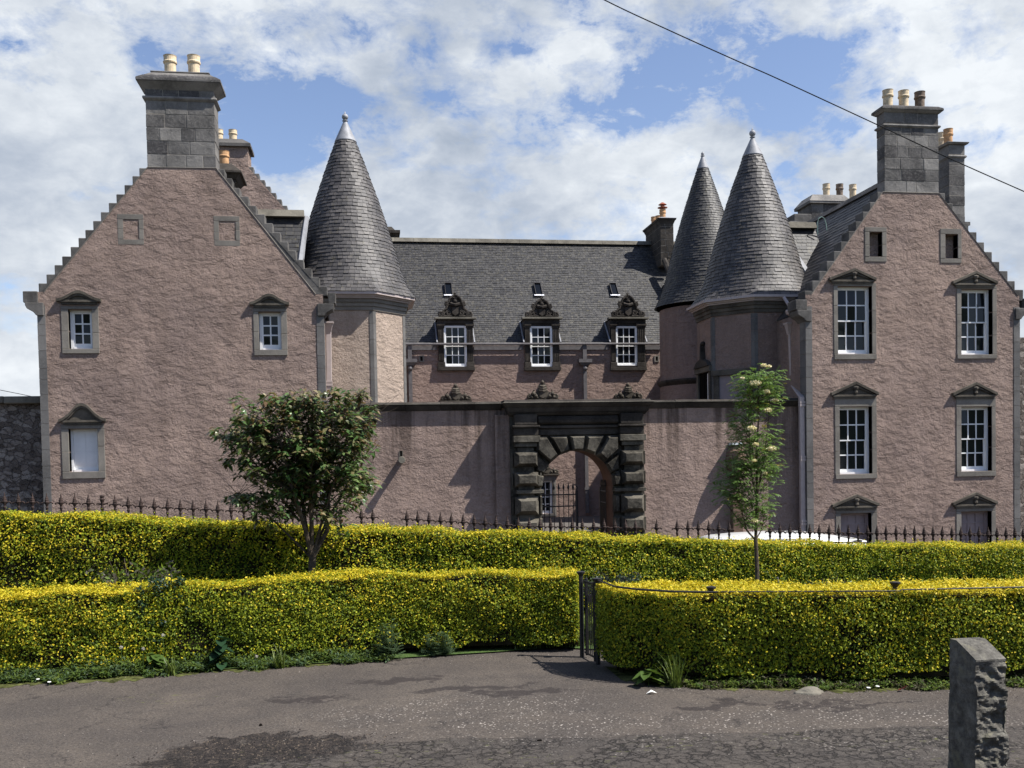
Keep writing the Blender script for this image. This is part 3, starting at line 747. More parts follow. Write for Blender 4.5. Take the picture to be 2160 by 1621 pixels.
# string course of the round tower, its window and door hood of the right turret
zs = P(1430, 797, 34.4)[1]
s = MB(); s.lathe(tx3, 36.0, [(1.66, zs-.22), (1.76, zs-.12), (1.80, zs-.05), (1.80, zs), (1.67, zs+.02)], 40); s.build('string_course', DARKST, t3)
def face_frame(cx, cy, ang, apo):      # local frame on a turret face: x along it, -y outward
    d = Vector((math.cos(ang), math.sin(ang), 0)); t = Vector((-d.y, d.x, 0))
    m = Matrix(((t.x, -d.x, 0, cx+d.x*apo), (t.y, -d.y, 0, cy+d.y*apo), (0, 0, 1, 0), (0, 0, 0, 1)))
    return m
# round tower window, on the side facing the camera's right
an = math.atan2(-.82, -.12)
z0w, z1w = P(1466, 710, 34.6)[1], P(1466, 651, 34.6)[1]
M_ = face_frame(tx3, 36.0, an, 1.66)
def rot_part(fn, M_, name, m, parent, bevel=0):
    mb = MB(); mb.M = M_; fn(mb); return mb.build(name, m, parent, bevel=bevel)
w = rot_part(lambda b: (b.box(-.42, -.28, -.03, .1, z0w-.12, z1w+.12), b.box(.28, .42, -.03, .1, z0w-.12, z1w+.12), b.box(-.28, .28, -.03, .1, z1w, z1w+.12), b.box(-.28, .28, -.04, .1, z0w-.12, z0w)), M_, 'window', DARKST, t3)
rot_part(lambda b: (b.box(-.28, -.22, 0, .06, z0w, z1w), b.box(.22, .28, 0, .06, z0w, z1w), b.box(-.22, .22, 0, .06, z0w, z0w+.08), b.box(-.22, .22, 0, .06, z1w-.05, z1w), b.box(-.015, .015, .01, .05, z0w, z1w), *[b.box(-.22, .22, .01, .05, z0w+(z1w-z0w)*k/4-.015, z0w+(z1w-z0w)*k/4+.015) for k in (1, 2, 3)]), M_, 'sash', WHITE, w)
rot_part(lambda b: b.box(-.25, .25, .03, .05, z0w, z1w), M_, 'glass', GLASS, w)
# door hood and door on the left face of the right turret (faces the court)
for ang, u0, u1, ya, yb, nm in ((math.pi, -.42, .42, 778, 870, 'door'), (-3*math.pi/4, -.42, .42, 790, 870, 'doorway')):
    M_ = face_frame(txr, YT, ang, 1.53)
    zt_ = P(1530, ya, YT-1.3)[1]; zb2 = P(1530, yb, YT-1.3)[1]
    f = rot_part(lambda b: (b.box(u0-.16, u0, -.06, .05, zb2-1.2, zt_), b.box(u1, u1+.16, -.06, .05, zb2-1.2, zt_), b.box(u0-.22, u1+.22, -.10, .05, zt_+.002, zt_+.16)), M_, nm, PEDST, tr, .006)
    rot_part(lambda b: (b.box(u0, u1, -.015, .02, zb2-1.2, zt_), b.box((u0+u1)/2-.012, (u0+u1)/2+.012, -.025, -.015, zb2-1.2, zt_)), M_, 'door_leaf', SHUT if nm == 'doorway' else INNER, f)
    if nm == 'door':
        rot_part(lambda b: (b.prism([(u0-.2, zt_+.163), (u1+.2, zt_+.163), (u1+.02, zt_+.30), (.06, zt_+.40), (0, zt_+.85), (-.06, zt_+.40), (u0-.02, zt_+.30)], -.14, .04), b.ball((0, -.05, zt_+.85), .07)), M_, 'hood', DARKST, f)
        rot_part(lambda b: b.box(u1-.10, u1-.02, -.04, -.016, zb2-1.2, zt_-.05), M_, 'door_edge', WHITE, f)

# ------------------------------------------------------------------ cross roofs beside the turrets
def cross_roof(name, label, xa, xb, py_ridge, px_mid, Y, half, zd, cat='roof'):
    zr = P(px_mid, py_ridge, Y)[1]
    root = thing(name, label, cat, ((xa+xb)/2, Y, 0))
    s = MB(); slates_plane(s, (xa, Y-half, zr-zd), (xb, Y-half, zr-zd), (xb, Y, zr), (xa, Y, zr), .125, .19)
    s.mi = 1; s.add([(xa, Y-half, zr-zd-.02), (xb, Y-half, zr-zd-.02), (xb, Y, zr-.02), (xa, Y, zr-.02)], [(0, 1, 2, 3)])
    s.add([(xa, Y+half, zr-zd-.02), (xb, Y+half, zr-zd-.02), (xb, Y, zr-.02), (xa, Y, zr-.02)], [(0, 1, 2, 3)])
    s.build('slating', [SLATEM, SLATE], root)
    r = MB(); n = max(1, int((xb-xa)/1.0))
    for i in range(n):
        a = xa+(xb-xa)*i/n+.008; b = xa+(xb-xa)*(i+1)/n
        r.hexa([(a, Y-.20, zr-.06), (b, Y-.20, zr-.06), (a, Y+.20, zr-.06), (b, Y+.20, zr-.06), (a, Y-.06, zr+.14), (b, Y-.06, zr+.14), (a, Y+.06, zr+.14), (b, Y+.06, zr+.14)])
    r.build('ridge_stones', COPE, root)
    return root, zr
xr1 = txl-1.12
cr1, z1_ = cross_roof('link_roof', 'short slated link roof between the left wing and the left turret', li[6], xr1, 455, 600, YT-.9, 1.5, 3.0)
f = MB(); f.M = None
a = P(642, 470, YT-.1); b = P(646, 590, YT-1.2)
yv_ = YT-.9
f.tube([(xr1+.06, yv_-.02, z1_-.04), (xr1-.04, yv_-.42, z1_-.85), (xr1-.14, yv_-.85, z1_-1.75), (xr1-.22, yv_-1.25, z1_-2.5)], [.07, .08, .10, .11], 6)
f.build('lead_valley', LEAD, cr1)
xl2 = txr+.55
cr2, z2_ = cross_roof('link_roof', 'short slated link roof between the right front turret and the right wing', xl2, ri[6]-.9, 480, 1715, YT+.3, 1.75, 2.9)
f = MB(); f.tube([(xl2+.28, YT+.15, z2_-.04), (xl2+.50, YT-.30, z2_-.85), (xl2+.78, YT-.85, z2_-1.75), (xl2+1.0, YT-1.3, z2_-2.4)], [.08, .10, .13, .15], 6); f.build('lead_valley', LEAD, cr2)
hp = MB(); hx, hz = P(1733, 470, YT)
hp.tube([(hx-.13, YT, hz-.35), (hx-.13, YT, hz), (hx-.09, YT, hz+.12), (hx, YT, hz+.17), (hx+.09, YT, hz+.12), (hx+.14, YT, hz-.05), (hx+.17, YT, hz-.35)], .016, 6)
hp.build('vent_hoop', plain('green metal', (.18, .26, .24)), cr2)

# range running back from the right wing, behind the round tower
rr_ = thing('rear_range', 'rear slated range hidden behind the right turrets', 'building', (15, 36, 0))
m = MB(); m.box(13.3, 17.4, 31.2, 42, -.3, 7.0); m.build('wall', HARLD, rr_)
m = MB(); m.prism([(13.1, 6.95), (17.6, 6.95), (15.3, 10.2)], 31.1, 42.1); m.build('roof', SLATEM, rr_)

# ------------------------------------------------------------------ main block
YB = 40.0
xa, xb = P(640, 722, YB)[0], tx3+2.6
zge = P(1120, 727, YB-.1)[1]; YR = YB+4.2; zrr = P(1100, 512, YR)[1]
mbk = thing('main_block', 'long pink main range behind the courtyard with a wide slate roof and three dormers', 'building', ((xa+xb)/2, YB, 0))
# windows measured on the face
Dw = [px_rect(936.6, 984, 688, 774, YB), px_rect(1118, 1164.5, 689, 774, YB), px_rect(1298.7, 1343, 689, 772, YB)]
gw = px_rect(1138, 1166, 1014, 1084, YB)
w = MB(); holes = [gw]+[(d[0], d[1], d[2], zge-.002) for d in Dw]
column_wall(w, YB, [(xa, zge), (xb, zge)], xa, xb, -.3, holes, reveal=.2)
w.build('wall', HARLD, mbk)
wn = surround('window', mbk, (gw[0]-.14, gw[1]+.14, gw[2]-.12, gw[3]+.2), gw, YB, DRESS); sash(wn, gw[0], gw[1], gw[2], gw[3], YB+.12, 2, 4, fw=.05)
carved_pediment(mbk, (gw[0]+gw[1])/2, gw[3]+.28, 1.1, .5, YB-.04, 1, PEDST)
st = MB(); st.box(xa, xb, YB-.05, YB+.02, -.1, P(1200, 1092, YB)[1]); st.build('plinth', COPE, mbk)
rf = MB(); slates_plane(rf, (xa, YB-.0, zge+.06), (xb, YB-.0, zge+.06), (xb, YR, zrr), (xa, YR, zrr), .118, .135, lift=.016, jit=.012)
rf.mi = 1; rf.add([(xa, YB+.01, zge+.04), (xb, YB+.01, zge+.04), (xb, YR, zrr-.02), (xa, YR, zrr-.02)], [(0, 1, 2, 3)])
rf.add([(xa, YR+4.3, zge+.04), (xb, YR+4.3, zge+.04), (xb, YR, zrr-.02), (xa, YR, zrr-.02)], [(0, 1, 2, 3)])
rf.build('roof', [SLATEM, INNER], mbk)
r = MB(); x = xa
while x < xb:
    x2 = x+random.uniform(.75, 1.1); r.hexa([(x+.01, YR-.2, zrr-.06), (x2, YR-.2, zrr-.06), (x+.01, YR+.2, zrr-.06), (x2, YR+.2, zrr-.06), (x+.01, YR-.08, zrr+.13), (x2, YR-.08, zrr+.13), (x+.01, YR+.08, zrr+.13), (x2, YR+.08, zrr+.13)]); x = x2
r.build('ridge_stones', COPE, mbk)
g = MB(); zg_ = P(1120, 721.5, YB-.35)[1]
g.tube([(P(850, 724, YB-.4)[0], YB-.17, zg_-.06), (P(1394, 724, YB-.4)[0], YB-.17, zg_-.06)], .048, 8)
fx = [xa+2]+[v for d in Dw for v in (d[0]-.3, d[1]+.3)]+[P(1394, 724, YB)[0]]
for a_, b_ in zip(fx[0::2], fx[1::2]): g.box(a_, b_, YB-.05, YB, zg_-.28, zg_-.10)
g.build('gutter', GREY, mbk)
def slope_y(z): return YB-.12+(z-zge-.06)/(zrr-zge-.06)*(YR-YB+.12)
for i, (d, pk, ped) in enumerate(zip(Dw, ((922, 998.6), (1104.6, 1180), (1286, 1361)), ((616, 667.5), (626, 668), (617, 667)))):
    x0, x1 = P(pk[0], 700, YB)[0], P(pk[1], 700, YB)[0]; cx = (x0+x1)/2
    zc = P((pk[0]+pk[1])/2, 669, YB-.2)[1]; zs0 = P(cx, 778, YB)[1]
    zs0 = P((pk[0]+pk[1])/2, 778, YB)[1]
    dm = MB(); yf = YB-.09
    pw = (d[0]-x0); 
    for a, b in ((x0+.03, d[0]-.01), (d[1]+.01, x1-.03)):
        dm.box(a, b, yf, YB+.05, zs0+.10, zc-.42)
        for k in range(4):
            xx = a+(b-a)*(k+.5)/4; dm.box(xx-(b-a)*.075, xx+(b-a)*.075, yf-.03, yf, zs0+.30, zc-.50)
        dm.box(a-.03, b+.03, yf-.04, YB+.05, zs0+.06, zs0+.26); dm.box(a-.03, b+.03, yf-.04, YB+.05, zc-.418, zc-.34); dm.box(a-.05, b+.05, yf-.07, YB+.05, zc-.338, zc-.24)
    dm.box(x0, x1, yf-.02, YB+.05, zc-.238, zc-.08); dm.box(d[0]-.02, d[1]+.02, yf+.02, YB+.05, d[3], zc-.24)
    dm.box(x0-.02, x1+.02, yf-.045, YB+.05, zs0-.08, zs0+.058)
    dormer = dm.build('dormer', DARKST, mbk, bevel=.008)
    cn = MB(); cn.box(x0-.10, x1+.10, yf-.13, YB+.05, zc-.078, zc+.0); cn.build('cornice', COPE, dormer, bevel=.01)
    # cheeks and little roof running back into the slates
    ck = MB(); yb_ = slope_y(zc)+.05
    ck.add([(x0+.03, YB-.1, zge), (x0+.03, YB-.1, zc-.08), (x0+.03, yb_, zc-.08)], [(0, 1, 2)])
    ck.add([(x1-.03, YB-.1, zge), (x1-.03, YB-.1, zc-.08), (x1-.03, yb_, zc-.08)], [(0, 1, 2)])
    zr2 = zc+.32; y2 = slope_y(zr2)+.05
    ck.add([(x0-.03, YB-.05, zc-.07), (cx, YB-.05, zr2), (cx, y2, zr2), (x0-.03, yb_, zc-.07)], [(0, 1, 2, 3)])
    ck.add([(x1+.03, YB-.05, zc-.07), (cx, YB-.05, zr2), (cx, y2, zr2), (x1+.03, yb_, zc-.07)], [(0, 1, 2, 3)])
    ck.build('dormer_roof', SLATE, dormer)
    lf = MB()
    for xx in (x0-.02, x1+.02): lf.tube([(xx, YB-.16, zge+.08), (xx, yb_-.06, zc-.06)], .035, 5)
    lf.build('lead_flashing', LEAD, dormer)
    sash(dormer, d[0], d[1], d[2], d[3], YB-.075, 3, 4, fw=.055, bar=.03)
    zt_ = P((pk[0]+pk[1])/2, ped[0], YB-.2)[1]
    carved_pediment(dormer, cx, zc+.005, (x1-x0)*1.0, (zt_-zc)*.95, yf-.02, 0)
for (pa, pb, pt, pb2) in ((928, 994.6, 812, 848), (1110, 1179, 804, 845), (1293, 1356, 810, 844)):
    a, b = P(pa, 840, YB)[0], P(pb, 840, YB)[0]; zb_ = P((pa+pb)/2, pb2, YB)[1]; zt_ = P((pa+pb)/2, pt, YB)[1]
    carved_pediment(mbk, (a+b)/2, zb_+.05, b-a, (zt_-zb_)*.95, YB-.04, 1, PEDST)
for px, pyh, py0 in ((865, 764, 733), (1234, 764, 733)):
    x, zh = P(px, pyh, YB-.15); z0 = P(px, py0, YB-.15)[1]
    dp = MB(); dp.box(x-.08, x+.08, YB-.16, YB-.04, zh+.10, z0+.1)
    dp.box(x-.07, x+.07, YB-.15, YB-.04, 0.15, zh-.3)
    for z in (1.1, 2.6, 4.2): dp.box(x-.10, x+.10, YB-.17, YB-.03, z, z+.10)
    d_ = dp.build('downpipe', GREY, mbk)
    hh = MB(); hh.box(x-.27, x+.27, YB-.28, YB-.02, zh-.02, zh+.12); hh.frus(x-.12, x+.12, YB-.2, YB-.05, zh-.14, x-.25, x+.25, YB-.26, YB-.02, zh-.022); hh.lathe(x, YB-.15, [(.08, zh-.32), (.11, zh-.26), (.08, zh-.16)], 8)
    hh.build('hopper', GREY, d_)
for px in (889, 1385):
    x, z = P(px, 757, YB); v = MB(); v.box(x-.10, x+.10, YB-.03, YB+.01, z-.13, z-.09); v.box(x-.10, x+.10, YB-.03, YB+.01, z+.09, z+.13); v.box(x-.10, x-.05, YB-.03, YB+.01, z-.09, z+.09); v.box(x+.05, x+.10, YB-.03, YB+.01, z-.09, z+.09)
    vv = v.build('wall_vent', DRESS, mbk); k = MB(); k.box(x-.05, x+.05, YB-.012, YB-.004, z-.09, z+.09); k.build('vent_hole', INNER, vv)
for px in (947, 1137, 1297.5):
    # skylight lies in the slope
    for it in range(1):
        yy = YB+1.9; x, z = P(px, 625, yy); z = None
    # solve the point on the slope along the ray of sight
    def on_slope(px, py):
        y = YB+2
        for _ in range(30):
            X, Z = P(px, py, y); y = .5*y+.5*slope_y(Z)
        return X, y, Z
    X0, y0, z0 = on_slope(px, 623); X1, y1, z1 = on_slope(px, 600)
    sk = MB(); wv = .15
    up = Vector((0, y1-y0, z1-z0)); nv = Vector((0, -(z1-z0), (y1-y0))).normalized()*.10
    def q(u0, u1, v0, v1, h0, h1):
        pts = []
        for h in (h0, h1):
            for v in (v0, v1):
                for u in (u0, u1): pts.append((X0+u, y0+up.y*v+nv.y*h, z0+up.z*v+nv.z*h))
        return pts
    sk.hexa(q(-wv, -wv+.02, 0, 1, 0, 1)); sk.hexa(q(wv-.02, wv, 0, 1, 0, 1)); sk.hexa(q(-wv, wv, .95, 1.0, 0, 1.1)); s_ = sk.build('skylight', IRON, mbk)
    gl = MB(); gl.hexa(q(-wv+.03, wv-.03, .0, .95, .45, .5)); gl.build('glass', SKYG, s_)
    fl = MB(); fl.hexa(q(-wv-.06, wv+.06, -.10, .0, .2, .5)); fl.build('lead_flashing', plain('bright lead', (.72, .72, .74), .5), s_)

# chimney on the main roof near the round tower: long stack with a carved bracket
cx0, cx1 = P(1393, 500, 42.6)[0], P(1421, 500, 42.6)[0]
zt_ = P(1408, 462, 42.6)[1]; zb_ = P(1408, 545, 42.6)[1]
c = chimney(mbk, cx0, cx1, 42.6, 44.9, zb_-.3, zt_-.05, [(zt_-.22, zt_-.05, 0, .07), (zt_-.05, zt_+.02, .10, .10)], m=DARKST, nx=2, ch=.28)
ld = MB(); ld.frus(cx0-.13, cx1+.13, 42.47, 45.03, zt_+.02, cx0+.1, cx1-.1, 42.75, 44.8, zt_+.12); ld.build('lead_top', LEAD, c)
for y, h in ((43.1, .42), (43.7, .30), (44.4, .42)):
    chimney_pot(c, (cx0+cx1)/2-.03, y, zt_+.10, h, .15, POTO)
cw = MB(); x = (cx0+cx1)/2-.03; cw.lathe(x, 43.1, [(.10, zt_+.52), (.10, zt_+.58), (.22, zt_+.60), (.22, zt_+.62), (.09, zt_+.66), (.09, zt_+.72), (.19, zt_+.74), (.05, zt_+.84)], 14); cw.build('cowl', plain('red clay cowl', (.28, .09, .05)), c)
br = MB(); yv = 42.45
br.tube([(cx0+.12, yv, zb_-.1), (cx0+.18, yv-.35, zb_-.55), (cx0+.22, yv-.75, zb_-1.15)], [.12, .14, .12], 8); br.tube(spiral(cx0+.45, zb_-.15, .2, .05, 2, 1.2, yv-.05), .07); br.tube(spiral(cx0+.36, zb_-.95, .18, .05, 0, 1.2, yv-.6), .07)
br.box(cx0-.02, cx0+.32, yv-.9, yv+.3, zb_-1.45, zb_-1.25); br.build('scroll_bracket', DARKST, c)
# chimney at the left end, half hidden by the left turret's cone
cx0, cx1 = P(800, 500, YR+.3)[0], P(835, 500, YR+.3)[0]; zt_ = P(820, 492, YR)[1]; zb_ = P(820, 520, YR)[1]
c = chimney(mbk, cx0, cx1, YR+.1, YR+1.3, zb_-.4, zt_, [(zt_-.10, zt_, .02, .12), (zt_, zt_+.13, .18, .18), (zt_+.13, P(820, 475, YR)[1], .0, -.18)], m=DARKST, nx=2)
chimney_pot(c, P(803.5, 470, YR+.6)[0], YR+.6, P(820, 475, YR)[1]-.02, .28, .10, POTO)

# ------------------------------------------------------------------ chimneys and gables standing behind the wings
# harled crow-stepped gable behind the left wing
YG = 34.0
gx0, gx1 = P(486, 330, YG)[0], P(523, 330, YG)[0]
ga = P(523, 352, YG); gb = P(606, 447, YG); slope = (gb[1]-ga[1])/(gb[0]-ga[0])
rear = thing('rear_gable', 'small harled crow-stepped gable with two buff pots rising behind the left wing', 'building', (gx0, YG, 0))
wdt = 3.6; m = MB()
xL, xR = gx0-3.2, ga[0]+3.2
column_wall(m, YG, [(xL, ga[1]-3.2*abs(slope)), (gx0-.0, ga[1]), (ga[0], ga[1]), (xR, ga[1]+3.2*slope)], xL, xR, 0)
m.box(xL+.01, xR-.01, YG+.01, YG+5, 0, ga[1]-3.2*abs(slope)); m.build('wall', HARL, rear)
n = 8
for i in range(n):
    x = ga[0]+(gb[0]-ga[0])*(i+1)/7.0; z = ga[1]+(gb[1]-ga[1])*(i)/7.0
    k = MB(); k.box(x-.36, x, YG+.01, YG+.4, z-.52, z); k.build('crow_step', CROW, rear, bevel=.015)
ck = MB(); zt_ = P(505, 310, YG)[1]; ck.box(gx0-.5, gx1, YG, YG+1.0, ga[1]-.01, zt_); cc = ck.build('chimney', HARL, rear)
k = MB(); k.box(gx0-.6, gx1+.10, YG-.10, YG+1.1, zt_, zt_+.10); k.frus(gx0-.6, gx1+.10, YG-.1, YG+1.1, zt_+.101, gx0-.4, gx1-.18, YG+.15, YG+.85, zt_+.30); k.build('chimney_cap', CROW, cc)
for px in (462, 491.5): chimney_pot(cc, P(px, 290, YG+.4)[0], YG+.4, zt_+.27, P(491, 275, YG+.4)[1]-zt_-.27, .145, POT)
# dark stone stack with one orange pot
YD = 29.5
dx0, dx1 = P(452, 380, YD)[0], P(500, 380, YD)[0]; zt_ = P(480, 364, YD)[1]; zb_ = P(480, 440, YD)[1]
dk = thing('chimney_stack', 'dark stone chimney with one orange pot rising just behind the left gable chimney', 'chimney', ((dx0+dx1)/2, YD, zb_-1.5))
c = chimney(dk, dx0, dx1-.05, YD, YD+1.0, zb_-1.5, zt_-.18, [(zt_-.36, zt_-.30, 0, .06), (zt_-.20, zt_-.05, .02, .14), (zt_-.05, zt_+.02, .20, .20), (zt_+.02, P(480, 342, YD)[1], .18, -.12)], m=DARKST, nx=2, name='stack', ch=.28)
root_chim = c
chimney_pot(dk, P(472.5, 330, YD+.4)[0], YD+.4, P(480, 342, YD)[1]-.03, P(472, 320, YD+.4)[1]-P(480, 342, YD)[1]+.03, .155, POTO)
# three-pot stack left of the right wing's roof
YC = 36.0
a, b = P(1707, 440, YC)[0], P(1790, 440, YC)[0]; zt_ = P(1750, 428, YC)[1]; zz = P(1750, 409, YC)[1]
st3 = thing('chimney_stack', 'low wide stone chimney with three buff pots behind the link roof on the right', 'chimney', ((a+b)/2, YC, 0))
c = chimney(st3, a+.08, b, YC, YC+1.2, 2, zt_-.04, [(zt_-.04, zt_+.04, .10, .10), (zt_+.04, zz, .12, -.12)], nx=3, name='stack')
for px, mm, yt in ((1743, POT, 388.5), (1771, POTD, 389), (1798.7, POT, 390)): chimney_pot(st3, P(px, 400, YC+.5)[0], YC+.5, zz-.03, P(px, yt, YC+.5)[1]-zz+.03, .145, mm)
bk = MB(); bx0, bx1 = P(1675, 460, 33)[0], P(1712, 460, 33)[0]; bz0, bz1 = P(1690, 470, 33)[1], P(1690, 451, 33)[1]
bk.box(bx0, bx1, 33, 34.2, bz0-6, bz1); bk.box(bx0-.2, bx1, 32.9, 33.3, bz0-1, bz0+.03)
tag(bk.build('stone_block', CROW, None, bevel=.02), 'plain squared gable-head stone block left of the low three-pot chimney', 'stone block')
# tall slim stack right of the right gable chimney
YE = 27.2
a, b = P(2001.6, 400, YE)[0], P(2035.5, 400, YE)[0]; zt_ = P(2018, 301, YE)[1]; zb_ = P(2018, 468, YE)[1]; zm = P(2018, 331, YE)[1]
st4 = thing('chimney_stack', 'tall slim ashlar chimney with an orange and a cream pot behind the right gable', 'chimney', ((a+b)/2, YE, 5))
c = chimney(st4, a, b, YE, YE+1.5, zb_-2.2, zt_-.06, [(zm-.05, zm, 0, .05), (zm, zm+.05, .05, .03), (zt_-.06, zt_, .06, .10)], nx=1, name='stack', ch=.30)
k = MB(); k.box(a-.05, b+.10, YE-.1, YE+1.6, zb_-.12, zb_-.02); k.build('string_course', CROW, st4)
chimney_pot(st4, P(2000, 290, YE+.3)[0], YE+.3, zt_-.02, P(2000, 273, YE+.3)[1]-zt_+.02, .14, POTO)
chimney_pot(st4, P(1985, 290, YE+.9)[0], YE+.9, zt_-.02, P(1985, 281, YE+.9)[1]-zt_+.02, .14, POT)

# ------------------------------------------------------------------ screen wall and gateway
YW = 24.85
wxl, wxr = li[1]-.02, ri[0]+.02
zcp = P(1000, 851, YW-.1)[1]
SCR = harl('pink harling streaked', (.430, .320, .265), (.340, .258, .222), .9, zcp, .6)
gcx = P(1219, 1000, YW-.3)[0]; gr = (P(1295, 1000, YW-.3)[0]-P(1143, 1000, YW-.3)[0])/2
ztop_a = P(1216, 950, YW-.3)[1]; gzs = ztop_a-gr
scw = thing('courtyard_wall', 'pink harled screen wall with a dark stone coping closing the courtyard', 'wall', ((wxl+wxr)/2, YW, 0))
pxl, pxr = P(1078, 1000, YW-.25)[0], P(1360, 1000, YW-.25)[0]
m = MB()
for (a, b) in ((wxl, pxl+.02), (pxr-.02, wxr)):
    m.box(a, b, YW, YW+.75, -1.2, zcp-.12)
m.build('wall', SCR, scw)
# raised harled pier left of the gateway
m = MB(); pa = P(1047, 1000, YW-.2)[0]; m.box(pa, pxl-.002, YW-.13, YW-.002, -1.2, zcp-.3); m.build('pier', SCR, scw)
m = MB(); x = wxl
while x < wxr:
    x2 = min(wxr, x+random.uniform(.7, 1.1))
    if x < pxl-.18 < x2: x2 = pxl-.18
    if x >= pxl-.19 and x < pxr+.18: x = pxr+.18; continue
    if True:
        j = random.uniform(-.008, .008)
        m.hexa([(x+.004, YW-.015, zcp-.17+j), (x2, YW-.015, zcp-.17+j), (x+.004, YW+.78, zcp-.17+j), (x2, YW+.78, zcp-.17+j), (x+.004, YW-.12, zcp-.035+j), (x2, YW-.12, zcp-.035+j), (x+.004, YW+.89, zcp-.035+j), (x2, YW+.89, zcp-.035+j)])
        m.box(x+.004, x2, YW-.135, YW+.90, zcp-.0345+j, zcp-.0195+j)
        m.hexa([(x+.004, YW-.14, zcp-.019+j), (x2, YW-.14, zcp-.019+j), (x+.004, YW+.89, zcp-.019+j), (x2, YW+.89, zcp-.019+j), (x+.004, YW+.0, zcp+.05+j), (x2, YW+.0, zcp+.05+j), (x+.004, YW+.7, zcp+.05+j), (x2, YW+.7, zcp+.05+j)])
    x = x2
m.build('coping', DARKST, scw, bevel=.01)
m = MB(); m.box(wxl, pxl-.2, YW-.145, YW+.9, zcp-.018, zcp-.004); m.box(pxr+.2, wxr, YW-.145, YW+.9, zcp-.018, zcp-.004); m.build('coping_top', COPE, scw)  # thin paler sheet gives the dark coping its lit top edge by colour
# the gateway
gate = thing('stone_gateway', 'soot-dark rusticated stone archway with diamond blocks in the courtyard wall', 'gateway', (gcx, YW, 0))
Yp = YW-.20
body = MB()
ztopg = zcp-.02
column_wall(body, Yp, [(pxl, ztopg-.25), (pxr, ztopg-.25)], pxl, pxr, -1.2, arch=(gcx, gzs, gr))
body.add([(pxl, Yp, -1.2), (pxl, YW+.8, -1.2), (pxl, YW+.8, ztopg-.25), (pxl, Yp, ztopg-.25)], [(0, 1, 2, 3)])
body.add([(pxr, Yp, -1.2), (pxr, YW+.8, -1.2), (pxr, YW+.8, ztopg-.25), (pxr, Yp, ztopg-.25)], [(0, 1, 2, 3)])
body.build('arch_wall', PORTST, gate)
tn = MB(); n = 20
arc = [(gcx-gr, -1.2)]+[(gcx-gr*math.cos(math.pi*i/n), gzs+gr*math.sin(math.pi*i/n)) for i in range(n+1)]+[(gcx+gr, -1.2)]
for (x1_, z1_a), (x2_, z2_a) in zip(arc[:-1], arc[1:]): tn.add([(x1_, Yp, z1_a), (x2_, Yp, z2_a), (x2_, YW+.8, z2_a), (x1_, YW+.8, z1_a)], [(0, 1, 2, 3)])
column_wall(tn, YW+.8, [(pxl, ztopg-.25), (pxr, ztopg-.25)], pxl, pxr, -1.2, arch=(gcx, gzs, gr))
tn.build('arch_reveal', stone('brown reveal stone', (.11, .062, .045), (.17, .10, .07), .4), gate)
def diamond(mb, x0, x1, z0, z1, y, d, ins=.30):
    w, h = x1-x0, z1-z0; i = min(w, h)*ins
    vs = [(x0, y+.05, z0), (x1, y+.05, z0), (x1, y+.05, z1), (x0, y+.05, z1), (x0, y, z0), (x1, y, z0), (x1, y, z1), (x0, y, z1), (x0+i, y-d, z0+i), (x1-i, y-d, z0+i), (x1-i, y-d, z1-i), (x0+i, y-d, z1-i)]
    mb.add(vs, [(0, 1, 5, 4), (1, 2, 6, 5), (2, 3, 7, 6), (3, 0, 4, 7), (4, 5, 9, 8), (5, 6, 10, 9), (6, 7, 11, 10), (7, 4, 8, 11), (8, 9, 10, 11), (3, 2, 1, 0)])
def zpx(y, x=1220): return P(x, y, YW-.4)[1]
colL = (P(1092, 1000, Yp-.2)[0], P(1130, 1000, Yp-.2)[0]); colR = (P(1316, 1000, Yp-.2)[0], P(1353, 1000, Yp-.2)[0])
for a, b in (colL, colR):
    pls = MB()
    pls.box(a+.03, b-.03, Yp-.16, Yp+.02, -1.2, zpx(942)); pls.box(a-.05, b+.05, Yp-.22, Yp+.02, zpx(941), zpx(932)); pls.box(a-.10, b+.12, Yp-.28, Yp+.02, zpx(931.5), zpx(918))
    pls.build('pilaster', PORTST, gate, bevel=.01)
rows = [(951, 983), (994, 1024), (1045, 1084), (1092, 1124), (1132, 1164)]
for ci, (a, b) in enumerate((colL, colR)):
    for (t_, b_) in rows:
        k = MB(); diamond(k, a-.07, b+.07, zpx(b_), zpx(t_), Yp-.17, .21, .24)
        k.build('rusticated_block', PORTST, gate)
        # inner jamb blocks
        k = MB()
        if t_ > 985:
            xa_, xb_ = (b+.09, gcx-gr+.01) if ci == 0 else (gcx+gr-.01, a-.09)
            diamond(k, min(xa_, xb_), max(xa_, xb_), zpx(b_), zpx(t_), Yp-.02, .18, .25); k.build('rusticated_block', PORTST, gate)
    # thin outer slices of the flank
    for (t_, b_) in rows:
        k = MB(); xo = pxl-.01 if ci == 0 else pxr-.08
        xo2 = a-.1 if ci == 0 else pxr+.02
        lo_, hi_ = (pxl+.02, a-.10) if ci == 0 else (b+.09, pxr+.02)
        diamond(k, lo_, hi_, zpx(b_)+.02, zpx(t_)-.02, Yp-.03, .08, .25); k.build('rusticated_block', PORTST, gate)
for a, b in ((colL[0]-.04, gcx-gr+.02), (gcx+gr-.02, colR[1]+.10)): imp = MB(); imp.box(a, b, Yp-.27, Yp+.01, zpx(1039), zpx(1031.5)); imp.build('impost', PORTST, gate, bevel=.01)
